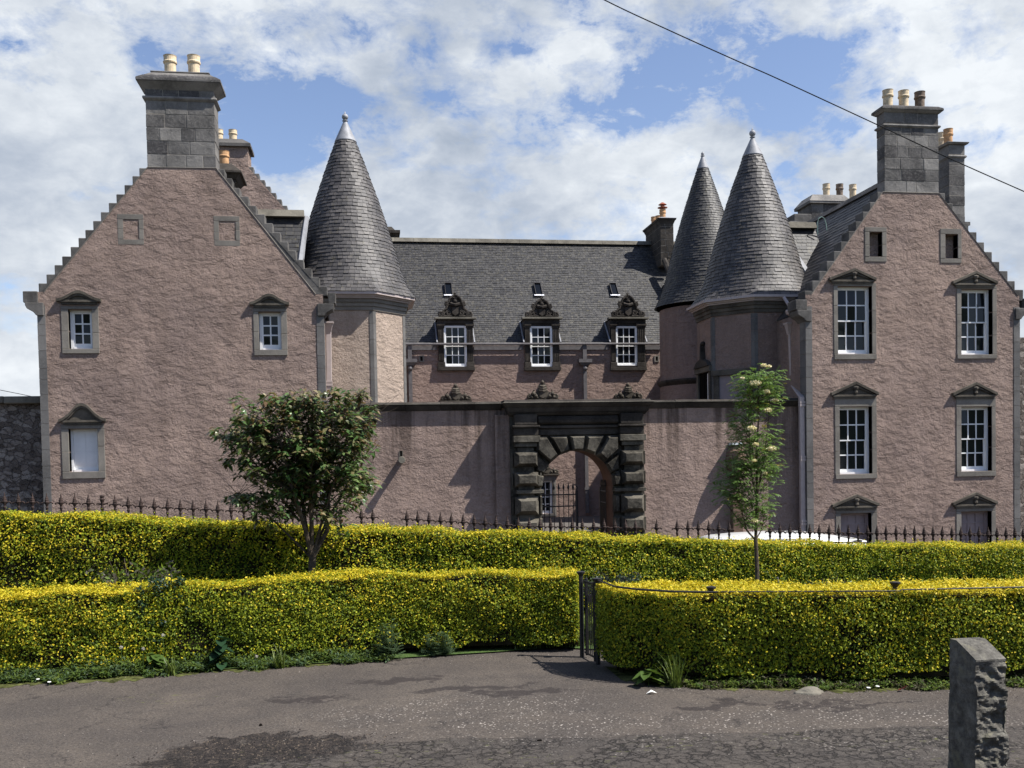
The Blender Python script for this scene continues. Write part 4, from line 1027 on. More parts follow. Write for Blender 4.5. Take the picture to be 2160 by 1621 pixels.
# radiating voussoirs; alternate ones stand proud
nv = 9
ztopv = zpx(919); hx = (colR[0]-colL[1])/2-.06; hx0 = gcx
for i in range(nv):
    a0_ = math.pi*(i+.06)/nv; a1_ = math.pi*(i+.94)/nv; am = (a0_+a1_)/2
    def outer(a):
        dx, dz = math.cos(a), math.sin(a)
        t = 1e9
        if abs(dx) > 1e-4: t = min(t, hx/abs(dx))
        if dz > 1e-4: t = min(t, (ztopv-gzs)/dz)
        return (gcx+dx*t, gzs+dz*t)
    A, B = (gcx+gr*math.cos(a0_), gzs+gr*math.sin(a0_)), (gcx+gr*math.cos(a1_), gzs+gr*math.sin(a1_))
    Co, D = outer(a1_), outer(a0_)
    pts = [A, D, Co, B]
    # keep the corner of the square panel
    da, db = (D, Co)
    if abs(abs(D[0]-gcx)-hx) < 1e-4 and abs(Co[1]-ztopv) < 1e-4: pts = [A, D, (D[0], ztopv), Co, B]
    elif abs(abs(Co[0]-gcx)-hx) < 1e-4 and abs(D[1]-ztopv) < 1e-4: pts = [A, D, (Co[0], ztopv), Co, B]
    c_ = (sum(p[0] for p in pts)/len(pts), sum(p[1] for p in pts)/len(pts))
    proud = .24 if i % 2 == 0 else .15; ins = .27
    inner = [(p[0]+(c_[0]-p[0])*ins, p[1]+(c_[1]-p[1])*ins) for p in pts]
    n_ = len(pts); y = Yp-.04
    vs = [(p[0], Yp+.01, p[1]) for p in pts]+[(p[0], y, p[1]) for p in pts]+[(p[0], y-proud, p[1]) for p in inner]
    fs = [(k, (k+1) % n_, n_+(k+1) % n_, n_+k) for k in range(n_)]+[(n_+k, n_+(k+1) % n_, 2*n_+(k+1) % n_, 2*n_+k) for k in range(n_)]+[tuple(range(2*n_, 3*n_))]
    k = MB(); k.add(vs, fs); k.build('voussoir', PORTST, gate)
# entablature: architrave, bulging frieze, breaks forward over the pilasters, big cornice
en = MB()
en.box(pxl+.05, pxr-.05, Yp-.06, Yp+.02, zpx(917), zpx(903)); en.box(pxl+.03, pxr-.03, Yp-.12, Yp+.02, zpx(902.5), zpx(897))
fr = [(zpx(896), .02), (zpx(891), .13), (zpx(885), .15), (zpx(879), .12), (zpx(876), .05)]
for (za_, oa), (zb2, ob) in zip(fr[:-1], fr[1:]): en.hexa([(colL[1]+.1, Yp-oa, za_), (colR[0]-.1, Yp-oa, za_), (colL[1]+.1, Yp+.02, za_), (colR[0]-.1, Yp+.02, za_), (colL[1]+.1, Yp-ob, zb2), (colR[0]-.1, Yp-ob, zb2), (colL[1]+.1, Yp+.02, zb2), (colR[0]-.1, Yp+.02, zb2)])
for a, b in (colL, colR):
    en.box(a-.08, b+.08, Yp-.22, Yp+.02, zpx(917), zpx(901)); en.box(a-.12, b+.12, Yp-.28, Yp+.02, zpx(900.5), zpx(896)); en.box(a-.06, b+.06, Yp-.22, Yp+.02, zpx(895), zpx(873))
en.build('entablature', DARKST, gate, bevel=.01)
cn = MB()
cn.frus(pxl-.02, pxr+.02, Yp-.10, Yp+.3, zpx(875), pxl-.06, pxr+.06, Yp-.17, Yp+.3, zpx(869)); cn.frus(pxl-.06, pxr+.08, Yp-.18, YW+.8, zpx(868.5), pxl-.10, pxr+.12, Yp-.24, YW+.8, zcp-.13); cn.frus(pxl-.11, pxr+.13, Yp-.25, YW+.8, zcp-.129, pxl-.17, pxr+.17, Yp-.33, YW+.9, zcp-.05); cn.box(pxl-.18, pxr+.18, Yp-.335, YW+.9, zcp-.049, zcp-.03)
cn.hexa([(pxl-.17, Yp-.29, zcp-.029), (pxr+.17, Yp-.29, zcp-.029), (pxl-.17, YW+.9, zcp-.029), (pxr+.17, YW+.9, zcp-.029), (pxl-.15, Yp-.12, zcp+.06), (pxr+.15, Yp-.12, zcp+.06), (pxl-.20, YW+.7, zcp+.06), (pxr+.2, YW+.7, zcp+.06)])
cn.build('cornice', DARKST, gate, bevel=.008)
cn = MB(); cn.box(pxl-.20, pxr+.20, Yp-.35, YW+.92, zcp-.030, zcp-.008); cn.build('cornice_slab', COPE, gate, bevel=.006)  # pale slab over dark cornice: lit top and shaded underside put into colour
# iron gate leaves of the archway
def iron_leaf(label, x0, y0, x1, y1, z0, z1, n, scroll=True, post_end=True, spear=True):
    root = thing('iron_gate', label, 'gate', (x0, y0, z0))
    A, B = Vector((x0, y0, 0)), Vector((x1, y1, 0))
    m = MB()
    for z in (z1-.12, z1-.42, z0+.1): m.tube([(x0, y0, z), (x1, y1, z)], .018, 4)
    m.tube([(x1, y1, z0), (x1, y1, z1-.02)], .035, 6)
    if scroll: m.tube([(x1, y1, z1-.04), (x1+.02, y1, z1+.06), (x1-.03, y1, z1+.13), (x1-.10, y1, z1+.12), (x1-.11, y1, z1+.05), (x1-.06, y1, z1+.04)], .016, 5)
    m.build('frame', IRON, root)
    for i in range(n):
        p = A.lerp(B, (i+.3)/n); b = MB(); b.tube([(p.x, p.y, z0), (p.x, p.y, z1+.02)], .011, 5)
        if spear: b.lathe(p.x, p.y, [(.011, z1+.0), (.03, z1+.05), (.006, z1+.18)], 6)
        b.build('bar', IRON, root)
    return root
gx = P(1216, 1030, YW+.3)[0]
iron_leaf('left leaf of the tall black spear-topped iron gate standing closed across the archway', gcx-gr, YW+.3, gx, YW+.3, 0, P(1180, 1038, YW+.3)[1]+.05, 8)
gzt = P(1280, 1030, YW+.9)[1]
iron_leaf('right leaf of the black iron gate swung open inwards against the arch reveal', gcx+gr-.05, YW+.35, P(1267, 1030, YW+1.3)[0], YW+1.3, 0, P(1280, 1025, YW+1.3)[1], 7, False)

# stone waterspout on the wall, with its slot
sx, sz = P(847, 968, YW-.2)
sp = thing('waterspout', 'small stone waterspout under a dark slot in the wall left of the gateway', 'waterspout', (sx, YW, sz))
m = MB(); m.lathe(0, 0, [(.06, 0), (.075, .05), (.07, .30), (.09, .38), (.08, .42)], 10)
m.v = [(sx+v[0], YW+.02-v[2]*.85, sz-.03+v[1]) for v in m.v]; m.build('spout', COPE, sp)
m = MB(); m.box(sx-.045, sx-.03, YW-.012, YW+.01, sz+.03, sz+.2); m.box(sx+.03, sx+.045, YW-.012, YW+.01, sz+.03, sz+.2); m.build('slot_jambs', COPE, sp)
m = MB(); m.box(sx-.03, sx+.03, YW-.004, YW+.01, sz+.03, sz+.2); m.build('slot', INNER, sp)
# lead-topped stone buttress, its hidden shape inferred from its shadow, behind the rowan
ux, uz = P(1561, 936, YW-.4)
u = thing('wall_buttress', 'reddish stone wall fountain with a pale lead top, half hidden behind the flowering rowan', 'buttress', (ux, YW, 0))
m = MB(); m.box(ux-.13, ux+.13, YW-.22, YW-.001, -1.0, uz-1.3)
hd = [(ux+.33*math.cos(math.pi*i/14), 0) for i in range(15)]
for k_, (r0_, zz0, r1_, zz1) in enumerate(((.02, uz-1.25, .40, uz-.62), (.40, uz-.62, .46, uz-.45), (.46, uz-.45, .40, uz-.2), (.40, uz-.2, .16, uz-.03))):
    vs = []
    for r_, z_ in ((r0_, zz0), (r1_, zz1)):
        vs += [(ux+r_*.55*math.cos(math.pi*i/12), YW-.001-r_*math.sin(math.pi*i/12), z_) for i in range(13)]
    m.add(vs, [(i, i+1, i+14, i+13) for i in range(12)]+[tuple(range(12, -1, -1)), tuple(range(13, 26))])
m.build('buttress_body', stone('reddish stone', (.15, .10, .075), (.21, .14, .10)), u)
m = MB(); m.box(ux-.15, ux+.15, YW-.24, YW-.001, uz-.03, uz+.03); m.build('lead_top', plain('pale lead', (.62, .66, .66)), u)

# downpipes at the wings
def downpipe(label, pts_px, hop, y, m, w=.07, bands=()):
    x0, z0 = P(*pts_px[0], y)
    root = thing('downpipe', label, 'downpipe', (x0, y, z0-2))
    mb = MB(); pts = [P(a, b, yy) + (yy,) for a, b, yy in pts_px_ext(pts_px, y)]
    for (xa_, za_, ya_), (xb_, zb2, yb2) in zip(pts[:-1], pts[1:]):
        mb.hexa([(xb_-w, yb2-w, zb2), (xb_+w, yb2-w, zb2), (xb_-w, yb2+w*.6, zb2), (xb_+w, yb2+w*.6, zb2), (xa_-w, ya_-w, za_), (xa_+w, ya_-w, za_), (xa_-w, ya_+w*.6, za_), (xa_+w, ya_+w*.6, za_)])
    mb.build('pipe', m, root, bevel=.01)
    b = MB()
    for (px, py, yy) in bands:
        x, z = P(px, py, yy)
        b.box(x-w-.02, x+w+.02, yy-w-.02, yy+w*.6, z-.03, z+.03); b.box(x-w-.02, x+w+.02, yy-w-.02, yy+w*.6, z+.05, z+.10)
    if bands: b.build('pipe_band', m, root)
    if hop:
        x, z = P(hop[0], hop[1], y); h = MB()
        h.frus(x-w, x+w, y-w, y+w*.6, z-.28, x-.13, x+.13, y-.14, y+.06, z-.02); h.box(x-.15, x+.15, y-.16, y+.08, z-.019, z+.03)
        h.build('hopper', m, root)
    return root
def pts_px_ext(p, y): return [(q[0], q[1], q[2] if len(q) > 2 else y) for q in p]
y1_ = YT-1.62
dr = thing  # (kept short)
def dp(label, pts, hop, m, bands, hop_y):
    return downpipe(label, [(a, b) if False else (a, b, c) for a, b, c in pts], hop, hop_y, m, .066, bands)
_P = P
def P(*a):
    return _P(*a[:2], a[-1]) if len(a) > 2 else _P(*a)
dp('pinkish square downpipe with a flared hopper between the left wing and left turret', [(693, 690, 25.6), (697, 1000, 25.6)], (691, 682), PINKP, [(692, 697, 25.6), (694, 812, 25.6)], 25.6)
dp('pinkish downpipe beside the right wing, stepping out over the wall coping', [(1667, 690, 25.5), (1672, 812, 25.5), (1690, 838, 24.62), (1693, 1130, 24.62)], (1666, 684), PINKP, [(1668, 700, 25.5), (1691.5, 855, 24.62), (1693, 970, 24.62), (1695, 1105, 24.62)], 25.5)
# swan-neck and shell hopper at the right turret's gutter
m = MB(); x, z = P(1671, 658, 25.5); m.lathe(x, 25.5, [(.05, z-.12), (.16, z-.06), (.18, z+.02), (.17, z+.05)], 14); m.tube([(x, 25.5, z+.04), (x+.02, 26.1, z+.5)], .045, 6); m.tube([(x, 25.5, z-.1), (x-.02, 25.5, z-.45)], .045, 6)
m.build('shell_hopper', PINKP, bpy.data.objects['downpipe.001'])

# lean-to roof behind the wall in front of the right turret
lt = thing('lean_to_roof', 'low slate lean-to roof behind the wall coping beside the right downpipe', 'roof', (P(1660, 840, 25.5)[0], 25.5, 0))
a = P(1600, 846, 25.7); b = P(1700, 846, 25.7)
m = MB(); slates_plane(m, (a[0], 25.62, a[1]-.05), (b[0], 25.62, b[1]-.05), (b[0], 26.4, P(1690, 822, 26.4)[1]), (a[0]+.7, 26.4, P(1650, 826, 26.4)[1]), .14, .2)
m.box(a[0], b[0], 25.64, 26.4, 0, a[1]-.06); m.build('slating', SLATE, lt)

# neighbouring walls at the picture's edges
nb = thing('rubble_wall', 'old dark rubble boundary wall with a pale coping left of the left wing', 'wall', (li[0]-3, YF+1, 0))
def rubble_mat():
    m, t, b, g, o = mat('rubble masonry')
    pos = vmath(t, 'ADD', g.outputs['Position'], vmath(t, 'MULTIPLY', noise(t, g.outputs['Position'], 2.5, 4, out=1), (.35, .35, .35)))
    sp_ = vmath(t, 'MULTIPLY', pos, (1, 1, 1.7))
    v = N(t, 'ShaderNodeTexVoronoi', feature='DISTANCE_TO_EDGE'); v.inputs['Scale'].default_value = 5.2; L(t, sp_, v.inputs['Vector'])
    vc = N(t, 'ShaderNodeTexVoronoi'); vc.inputs['Scale'].default_value = 5.2; L(t, sp_, vc.inputs['Vector'])
    col = ramp(t, vc.outputs['Color'], [(.1, (.11, .09, .075)), (.5, (.21, .175, .15)), (.9, (.36, .32, .28))])
    nn = noise(t, g.outputs['Position'], 14, 6, .75)
    col = mixc(t, ramp(t, nn, [(.50, 0.0), (.64, .6)]), col, (.035, .030, .027))
    col = mixc(t, ramp(t, noise(t, g.outputs['Position'], 23, 5, .75), [(.58, 0.0), (.70, .8)]), col, (.30, .28, .26))
    L(t, col, b.inputs['Base Color']); b.inputs['Roughness'].default_value = .95
    p = bump(t, b, ramp(t, v.outputs['Distance'], [(0, 0.0), (.08, 1.0)]), .9, .06); bump(t, b, nn, .9, .06, p)
    return m
RUBBLE = rubble_mat()
m = MB(); zt_ = P(40, 852, YF+.9)[1]; m.box(li[0]-7, li[0]+.3, YF+.9, YF+1.5, -1, zt_); m.build('wall', RUBBLE, nb)
m = MB(); zt2 = P(40, 836, YF+.8)[1]; x = li[0]-7
while x < li[0]+.1:
    x2 = min(x+random.uniform(.6, 1.0), li[0]+.2); m.box(x, x2-.01, YF+.74, YF+1.64, zt_+.002, zt2, .008); x = x2
m.build('coping', COPE, nb, bevel=.02)
nb2 = thing('rubble_wall', 'sliver of tall dark rubble wall at the right edge beside the right wing', 'wall', (ri[1]+1, YF+1.5, 0))
m = MB(); m.box(ri[1]-.2, ri[1]+4, YF+1.3, YF+2, -1, P(2156, 712, YF+1.3)[1]); m.build('wall', RUBBLE, nb2)
# ------------------------------------------------------------------ ground
def asphalt():
    m, t, b, g, o = mat('worn asphalt')
    pos = g.outputs['Position']
    big = noise(t, pos, .8, 5, .6); mid = noise(t, pos, 3.5, 5, .6); fin = noise(t, pos, 38, 5, .8)
    col = mixc(t, ramp(t, big, [(.36, 0.0), (.64, 1.0)]), (.067, .056, .048), (.098, .081, .066))
    col = mixc(t, math_(t, 'MULTIPLY', ramp(t, mid, [(.42, 0.0), (.66, 1.0)]), .45), col, (.046, .040, .036))
    col = mixc(t, math_(t, 'MULTIPLY', ramp(t, fin, [(.40, 1.0), (.52, 0.0)]), .8), col, (.020, .018, .017))
    col = mixc(t, math_(t, 'MULTIPLY', ramp(t, noise(t, vmath(t, 'ADD', pos, (5, 3, 1)), 50, 3, .8), [(.58, 0.0), (.66, 1.0)]), .45), col, (.19, .165, .145))
    # pale worn chippings in a wide band
    sepp = N(t, 'ShaderNodeSeparateXYZ'); L(t, pos, sepp.inputs[0])
    X, Y = sepp.outputs[0], sepp.outputs[1]
    edge = math_(t, 'ADD', Y, math_(t, 'MULTIPLY', noise(t, pos, 1.1, 4, .6), 1.0))
    v = N(t, 'ShaderNodeTexVoronoi'); v.inputs['Scale'].default_value = 27; L(t, pos, v.inputs['Vector'])
    v2 = N(t, 'ShaderNodeTexVoronoi'); v2.inputs['Scale'].default_value = 48; L(t, pos, v2.inputs['Vector'])
    def blob(cx, cy, rx, ry, w=.35, ns=2.0, rot=0):
        q = vmath(t, 'SUBTRACT', vmath(t, 'ADD', pos, vmath(t, 'MULTIPLY', vmath(t, 'SUBTRACT', noise(t, pos, ns, 5, .65, out=1), (.5, .5, .5)), (1.1, 1.1, 0))), (cx, cy, 0))
        q = vmath(t, 'MULTIPLY', q, (1/rx, 1/ry, 0))
        return math_(t, 'DIVIDE', math_(t, 'SUBTRACT', 1.0, vmath(t, 'LENGTH', q)), w, clamp=True)
    c1 = G(1500, 1530); c2 = G(1250, 1530)
    fresh = math_(t, 'MAXIMUM', blob(c1[0], c1[1], 2.9, .75, .5), blob(G(1950, 1540)[0], G(1950, 1540)[1], 2.2, .8, .5))
    fresh = math_(t, 'MAXIMUM', fresh, blob(G(1000, 1500)[0], G(1000, 1500)[1], 1.9, .9, .6))
    dots = math_(t, 'MULTIPLY', ramp(t, v.outputs['Distance'], [(.20, 1.0), (.27, 0.0)]), ramp(t, v.outputs['Color'], [(.28, 0.0), (.32, 1.0)]))
    dots2 = math_(t, 'MULTIPLY', ramp(t, v2.outputs['Distance'], [(.20, 1.0), (.28, 0.0)]), ramp(t, v2.outputs['Color'], [(.52, 0.0), (.55, 1.0)]))
    col = mixc(t, math_(t, 'MULTIPLY', math_(t, 'MULTIPLY', dots, ramp(t, noise(t, pos, 2.4, 4), [(.35, .12), (.58, 1.0)])), math_(t, 'MULTIPLY', fresh, .85)), col, (.40, .36, .32))
    col = mixc(t, math_(t, 'MULTIPLY', dots2, .5), col, (.20, .18, .16))
    # damp dark patches
    for (px, py, rx, ry) in ((860, 1434, .55, .22), (990, 1452, .7, .14), (1100, 1462, .65, .13), (1500, 1488, .5, .10), (1700, 1483, .7, .07), (1800, 1487, .9, .07), (640, 1478, .5, .06)):
        cx, cy = G(px, py); col = mixc(t, math_(t, 'MULTIPLY', blob(cx, cy, rx, ry, .25, 3.0), .78), col, (.024, .019, .018))
    # old crazed surfacing towards the camera with an edge line
    near = ramp(t, math_(t, 'ADD', math_(t, 'SUBTRACT', Y, math_(t, 'MULTIPLY', X, .035)), math_(t, 'MULTIPLY', noise(t, pos, .7, 3), 1.2)), [(.0, 0.0), (1.0, 1.0)])
    ysep = math_(t, 'ADD', math_(t, 'SUBTRACT', Y, math_(t, 'MULTIPLY', X, -.12)), math_(t, 'MULTIPLY', math_(t, 'SUBTRACT', noise(t, pos, .55, 4), .5), .9))
    ye = G(1000, 1560)[1]+.12*G(1000, 1560)[0]
    leftlim = ramp(t, math_(t, 'MULTIPLY', math_(t, 'ADD', math_(t, 'SUBTRACT', X, G(500, 1580)[0]+.0), math_(t, 'MULTIPLY', noise(t, pos, 1.3, 3), .5)), 1.0), [(.22, 0.0), (.26, 1.0)])
    old = math_(t, 'MULTIPLY', math_(t, 'DIVIDE', math_(t, 'SUBTRACT', ye, ysep), .03, clamp=True), leftlim)
    wp = vmath(t, 'ADD', pos, vmath(t, 'MULTIPLY', noise(t, pos, 7, 5, .7, out=1), (.30, .30, 0)))
    ck = N(t, 'ShaderNodeTexVoronoi', feature='DISTANCE_TO_EDGE'); ck.inputs['Scale'].default_value = 9.0; L(t, wp, ck.inputs['Vector'])
    crack = ramp(t, ck.outputs['Distance'], [(.0, 1.0), (.09, 0.0)])
    crk = math_(t, 'MULTIPLY', math_(t, 'MULTIPLY', crack, old), ramp(t, noise(t, pos, 1.7, 4), [(.38, .15), (.56, 1.0)]))
    col = mixc(t, math_(t, 'MULTIPLY', old, .42), col, (.040, .036, .033))
    col = mixc(t, math_(t, 'MULTIPLY', crk, .85), col, (.012, .010, .010))
    line = math_(t, 'MULTIPLY', ramp(t, math_(t, 'ABSOLUTE', math_(t, 'SUBTRACT', ysep, ye)), [(.0, 1.0), (.018, 0.0)]), leftlim)
    col = mixc(t, math_(t, 'MULTIPLY', line, .7), col, (.012, .010, .010))
    # long hairline cracks elsewhere
    ck2 = N(t, 'ShaderNodeTexVoronoi', feature='DISTANCE_TO_EDGE'); ck2.inputs['Scale'].default_value = .55
    L(t, vmath(t, 'ADD', pos, vmath(t, 'MULTIPLY', noise(t, pos, 1.5, 6, .65, out=1), (1.1, 1.1, 0))), ck2.inputs['Vector'])
    hc = ramp(t, ck2.outputs['Distance'], [(.0, 1.0), (.007, 0.0)])
    col = mixc(t, math_(t, 'MULTIPLY', math_(t, 'MULTIPLY', hc, ramp(t, mid, [(.4, 0.0), (.55, 1.0)])), .75), col, (.014, .012, .012))
    # broken-up hole in the surface
    hx_, hy_ = G(560, 1578); hole = math_(t, 'MAXIMUM', blob(hx_, hy_, .85, .40, .22, 4.0), blob(G(420, 1612)[0], G(420, 1612)[1], .55, .25, .25, 4.0))
    rub = noise(t, pos, 16, 6, .75)
    vr = N(t, 'ShaderNodeTexVoronoi'); vr.inputs['Scale'].default_value = 34; L(t, wp, vr.inputs['Vector'])
    rcol = ramp(t, math_(t, 'ADD', math_(t, 'MULTIPLY', vr.outputs['Color'], .5), math_(t, 'MULTIPLY', rub, .5)), [(.36, (.010, .008, .008)), (.5, (.030, .024, .021)), (.62, (.055, .043, .036)), (.76, (.11, .085, .06))])
    col = mixc(t, math_(t, 'MULTIPLY', hole, .9), col, rcol)
    # moss
    mo = math_(t, 'MULTIPLY', ramp(t, noise(t, vmath(t, 'MULTIPLY', pos, (1, 2.5, 1)), 7, 5, .7), [(.60, 0.0), (.67, 1.0)]), math_(t, 'MAXIMUM', math_(t, 'MULTIPLY', old, ramp(t, noise(t, pos, 1.2, 2), [(.45, 0.0), (.55, 1.0)])), blob(G(350, 1472)[0], G(350, 1472)[1], .8, .22, .3)))
    col = mixc(t, math_(t, 'MULTIPLY', mo, .8), col, (.115, .125, .025))
    L(t, col, b.inputs['Base Color']); b.inputs['Roughness'].default_value = .85; b.inputs['Specular IOR Level'].default_value = .25
    h = math_(t, 'SUBTRACT', math_(t, 'MULTIPLY', fin, .35), math_(t, 'MULTIPLY', crk, .8))
    h = math_(t, 'SUBTRACT', h, math_(t, 'MULTIPLY', hole, math_(t, 'ADD', .8, math_(t, 'MULTIPLY', vr.outputs['Distance'], 1.6))))
    p = bump(t, b, h, .9, .022)
    bump(t, b, math_(t, 'ADD', mid, math_(t, 'MULTIPLY', dots, .1)), .35, .05, p)
    return m
ASPH = asphalt()
SOIL = plain('dark garden soil', (.035, .026, .019), .95, .05, nz=.4, ns=9, bs=.8)
def lawn_mat():
    m, t, b, g, o = mat('mown grass'); n = noise(t, g.outputs['Position'], 30, 5, .7)
    L(t, ramp(t, n, [(.3, (.030, .060, .012)), (.7, (.085, .14, .030))]), b.inputs['Base Color']); b.inputs['Roughness'].default_value = .9
    bump(t, b, n, 1, .03); return m
LAWN = lawn_mat()
COURT = plain('courtyard setts', (.11, .10, .09), .9, .1, nz=.3, ns=6, bs=.6)
def gz(x, y):
    s = lambda a, b, v: (lambda t: t*t*(3-2*t))(max(0, min(1, (v-a)/(b-a))))
    return -.62*s(3, 13, x)*s(15.2, 18.5, y)*(1-s(24.6, 26.0, y)) + .25*s(0, -9, x)*s(15.2, 18.5, y)
xs = sorted(set(list(np.linspace(-400, -20, 8))+list(np.linspace(-20, 30, 101))+list(np.linspace(30, 400, 8))))
ys = sorted(set(list(np.linspace(-200, -5, 5))+list(np.linspace(-5, 30, 71))+list(np.linspace(30, 1500, 8))))
m = MB(); vs = [(x, y, gz(x, y)) for y in ys for x in xs]; nx = len(xs)
m.add(vs, [(j*nx+i, j*nx+i+1, (j+1)*nx+i+1, (j+1)*nx+i) for j in range(len(ys)-1) for i in range(nx-1)])
tag(m.build('ground', ASPH, None, smooth=True), kind='structure')
m = MB(); m.add([(li[1]+.01, YW+.4, .012), (ri[0]-.01, YW+.4, .012), (ri[0]+4, YB+.1, .012), (li[1], YB+.1, .012)], [(0, 1, 2, 3)]); tag(m.build('courtyard_ground', COURT, None), kind='structure')

m = MB(); xs_b = np.linspace(-90, 110, 41); prof_b = [(-14, -.02), (-17, 2.2), (-22, 5.5), (-30, 9.5), (-45, 12), (-70, 12)]  # unseen bank added behind the camera to darken window reflections and ambient light
vs = [(x, y, z*(1+.12*math.sin(x*.13)+.06*math.sin(x*.41+y))) for (y, z) in prof_b for x in xs_b]; nb_ = len(xs_b)
m.add(vs, [(j*nb_+i, j*nb_+i+1, (j+1)*nb_+i+1, (j+1)*nb_+i) for j in range(5) for i in range(nb_-1)])
tag(m.build('light_block_bank', plain('dark light block bank', (.035, .048, .020), .95, .05, nz=.5, ns=.6), None, smooth=True), kind='structure')

# ------------------------------------------------------------------ leaves
def leafm(name, c1, c2, c3=None, trans=.35, rough=.45, spec=.35, ns=1.2):
    m, t, b, g, o = mat(name)
    oi = g.outputs['Random Per Island']
    col = ramp(t, oi, [(0, c1), (.55, c2), (1.0, c3 or c2)])
    col = mixc(t, ramp(t, noise(t, g.outputs['Position'], ns, 4, .6), [(.38, 0.0), (.64, .45)]), col, c1)
    L(t, col, b.inputs['Base Color']); b.inputs['Roughness'].default_value = rough; b.inputs['Specular IOR Level'].default_value = spec
    tr = N(t, 'ShaderNodeBsdfTranslucent'); L(t, mixc(t, .5, col, (c2[0]*1.3, c2[1]*1.2, c2[2]*.6)), tr.inputs[0])
    mx = N(t, 'ShaderNodeMixShader'); mx.inputs[0].default_value = trans
    L(t, b.outputs[0], mx.inputs[1]); L(t, tr.outputs[0], mx.inputs[2]); L(t, mx.outputs[0], o.inputs[0])
    return m
GOLD = leafm('golden leaf', (.38, .34, .015), (.56, .46, .024), (.80, .60, .06), .28, .55, .15)
LIME = leafm('lime leaf', (.16, .205, .012), (.26, .30, .018), (.38, .41, .03), .28, .55, .15)
DEEP = leafm('deep green leaf', (.040, .070, .008), (.095, .14, .012), (.17, .22, .018), .22, .55, .15)
DGRN = leafm('dark blue green leaf', (.012, .032, .014), (.022, .055, .024), (.04, .08, .035), .15)
TWIG = plain('hedge twigs', (.020, .017, .009), .9, .05, nz=.5, ns=12)

def unit(v): return v/np.maximum(1e-9, np.linalg.norm(v, axis=1, keepdims=True))
def leaf_quads(Pp, Nn, size, aspect=.55, tilt=.8, fold=.25):
    """diamond leaves: 4 verts each, folded a little; Pp base points, Nn mean facing"""
    n = len(Pp); rd = unit(rng.normal(size=(n, 3)))
    nn = unit(Nn+rd*tilt); a = unit(np.cross(nn, unit(rng.normal(size=(n, 3))))); bq = np.cross(nn, a)
    s = (size*rng.uniform(.5, 1.55, n))[:, None]
    p0 = Pp-a*s*.5; p2 = Pp+a*s*.5; w = s*aspect*.5
    p1 = Pp+bq*w-nn*w*fold-a*s*.05; p3 = Pp-bq*w-nn*w*fold-a*s*.05
    V = np.stack([p0, p1, p2, p3], 1).reshape(-1, 3); Fq = np.arange(4*n).reshape(n, 4)
    return V, Fq
def snoise(p, f, seed=0.0):
    x, y, z = p[:, 0]*f+seed, p[:, 1]*f-seed*1.3, p[:, 2]*f+seed*.7
    return (np.sin(x*1.7+1.3*np.sin(y*1.1+z))+np.sin(y*2.3+1.7*np.sin(z*1.3+x*.7))+np.sin(z*2.9+1.1*np.sin(x*1.9-y)))/3
def resample(pts, n):
    pts = np.array(pts, float); d = np.r_[0, np.cumsum(np.linalg.norm(np.diff(pts, axis=0), axis=1))]
    s = np.linspace(0, d[-1], n); return np.stack([np.interp(s, d, pts[:, k]) for k in range(2)], 1), d[-1]
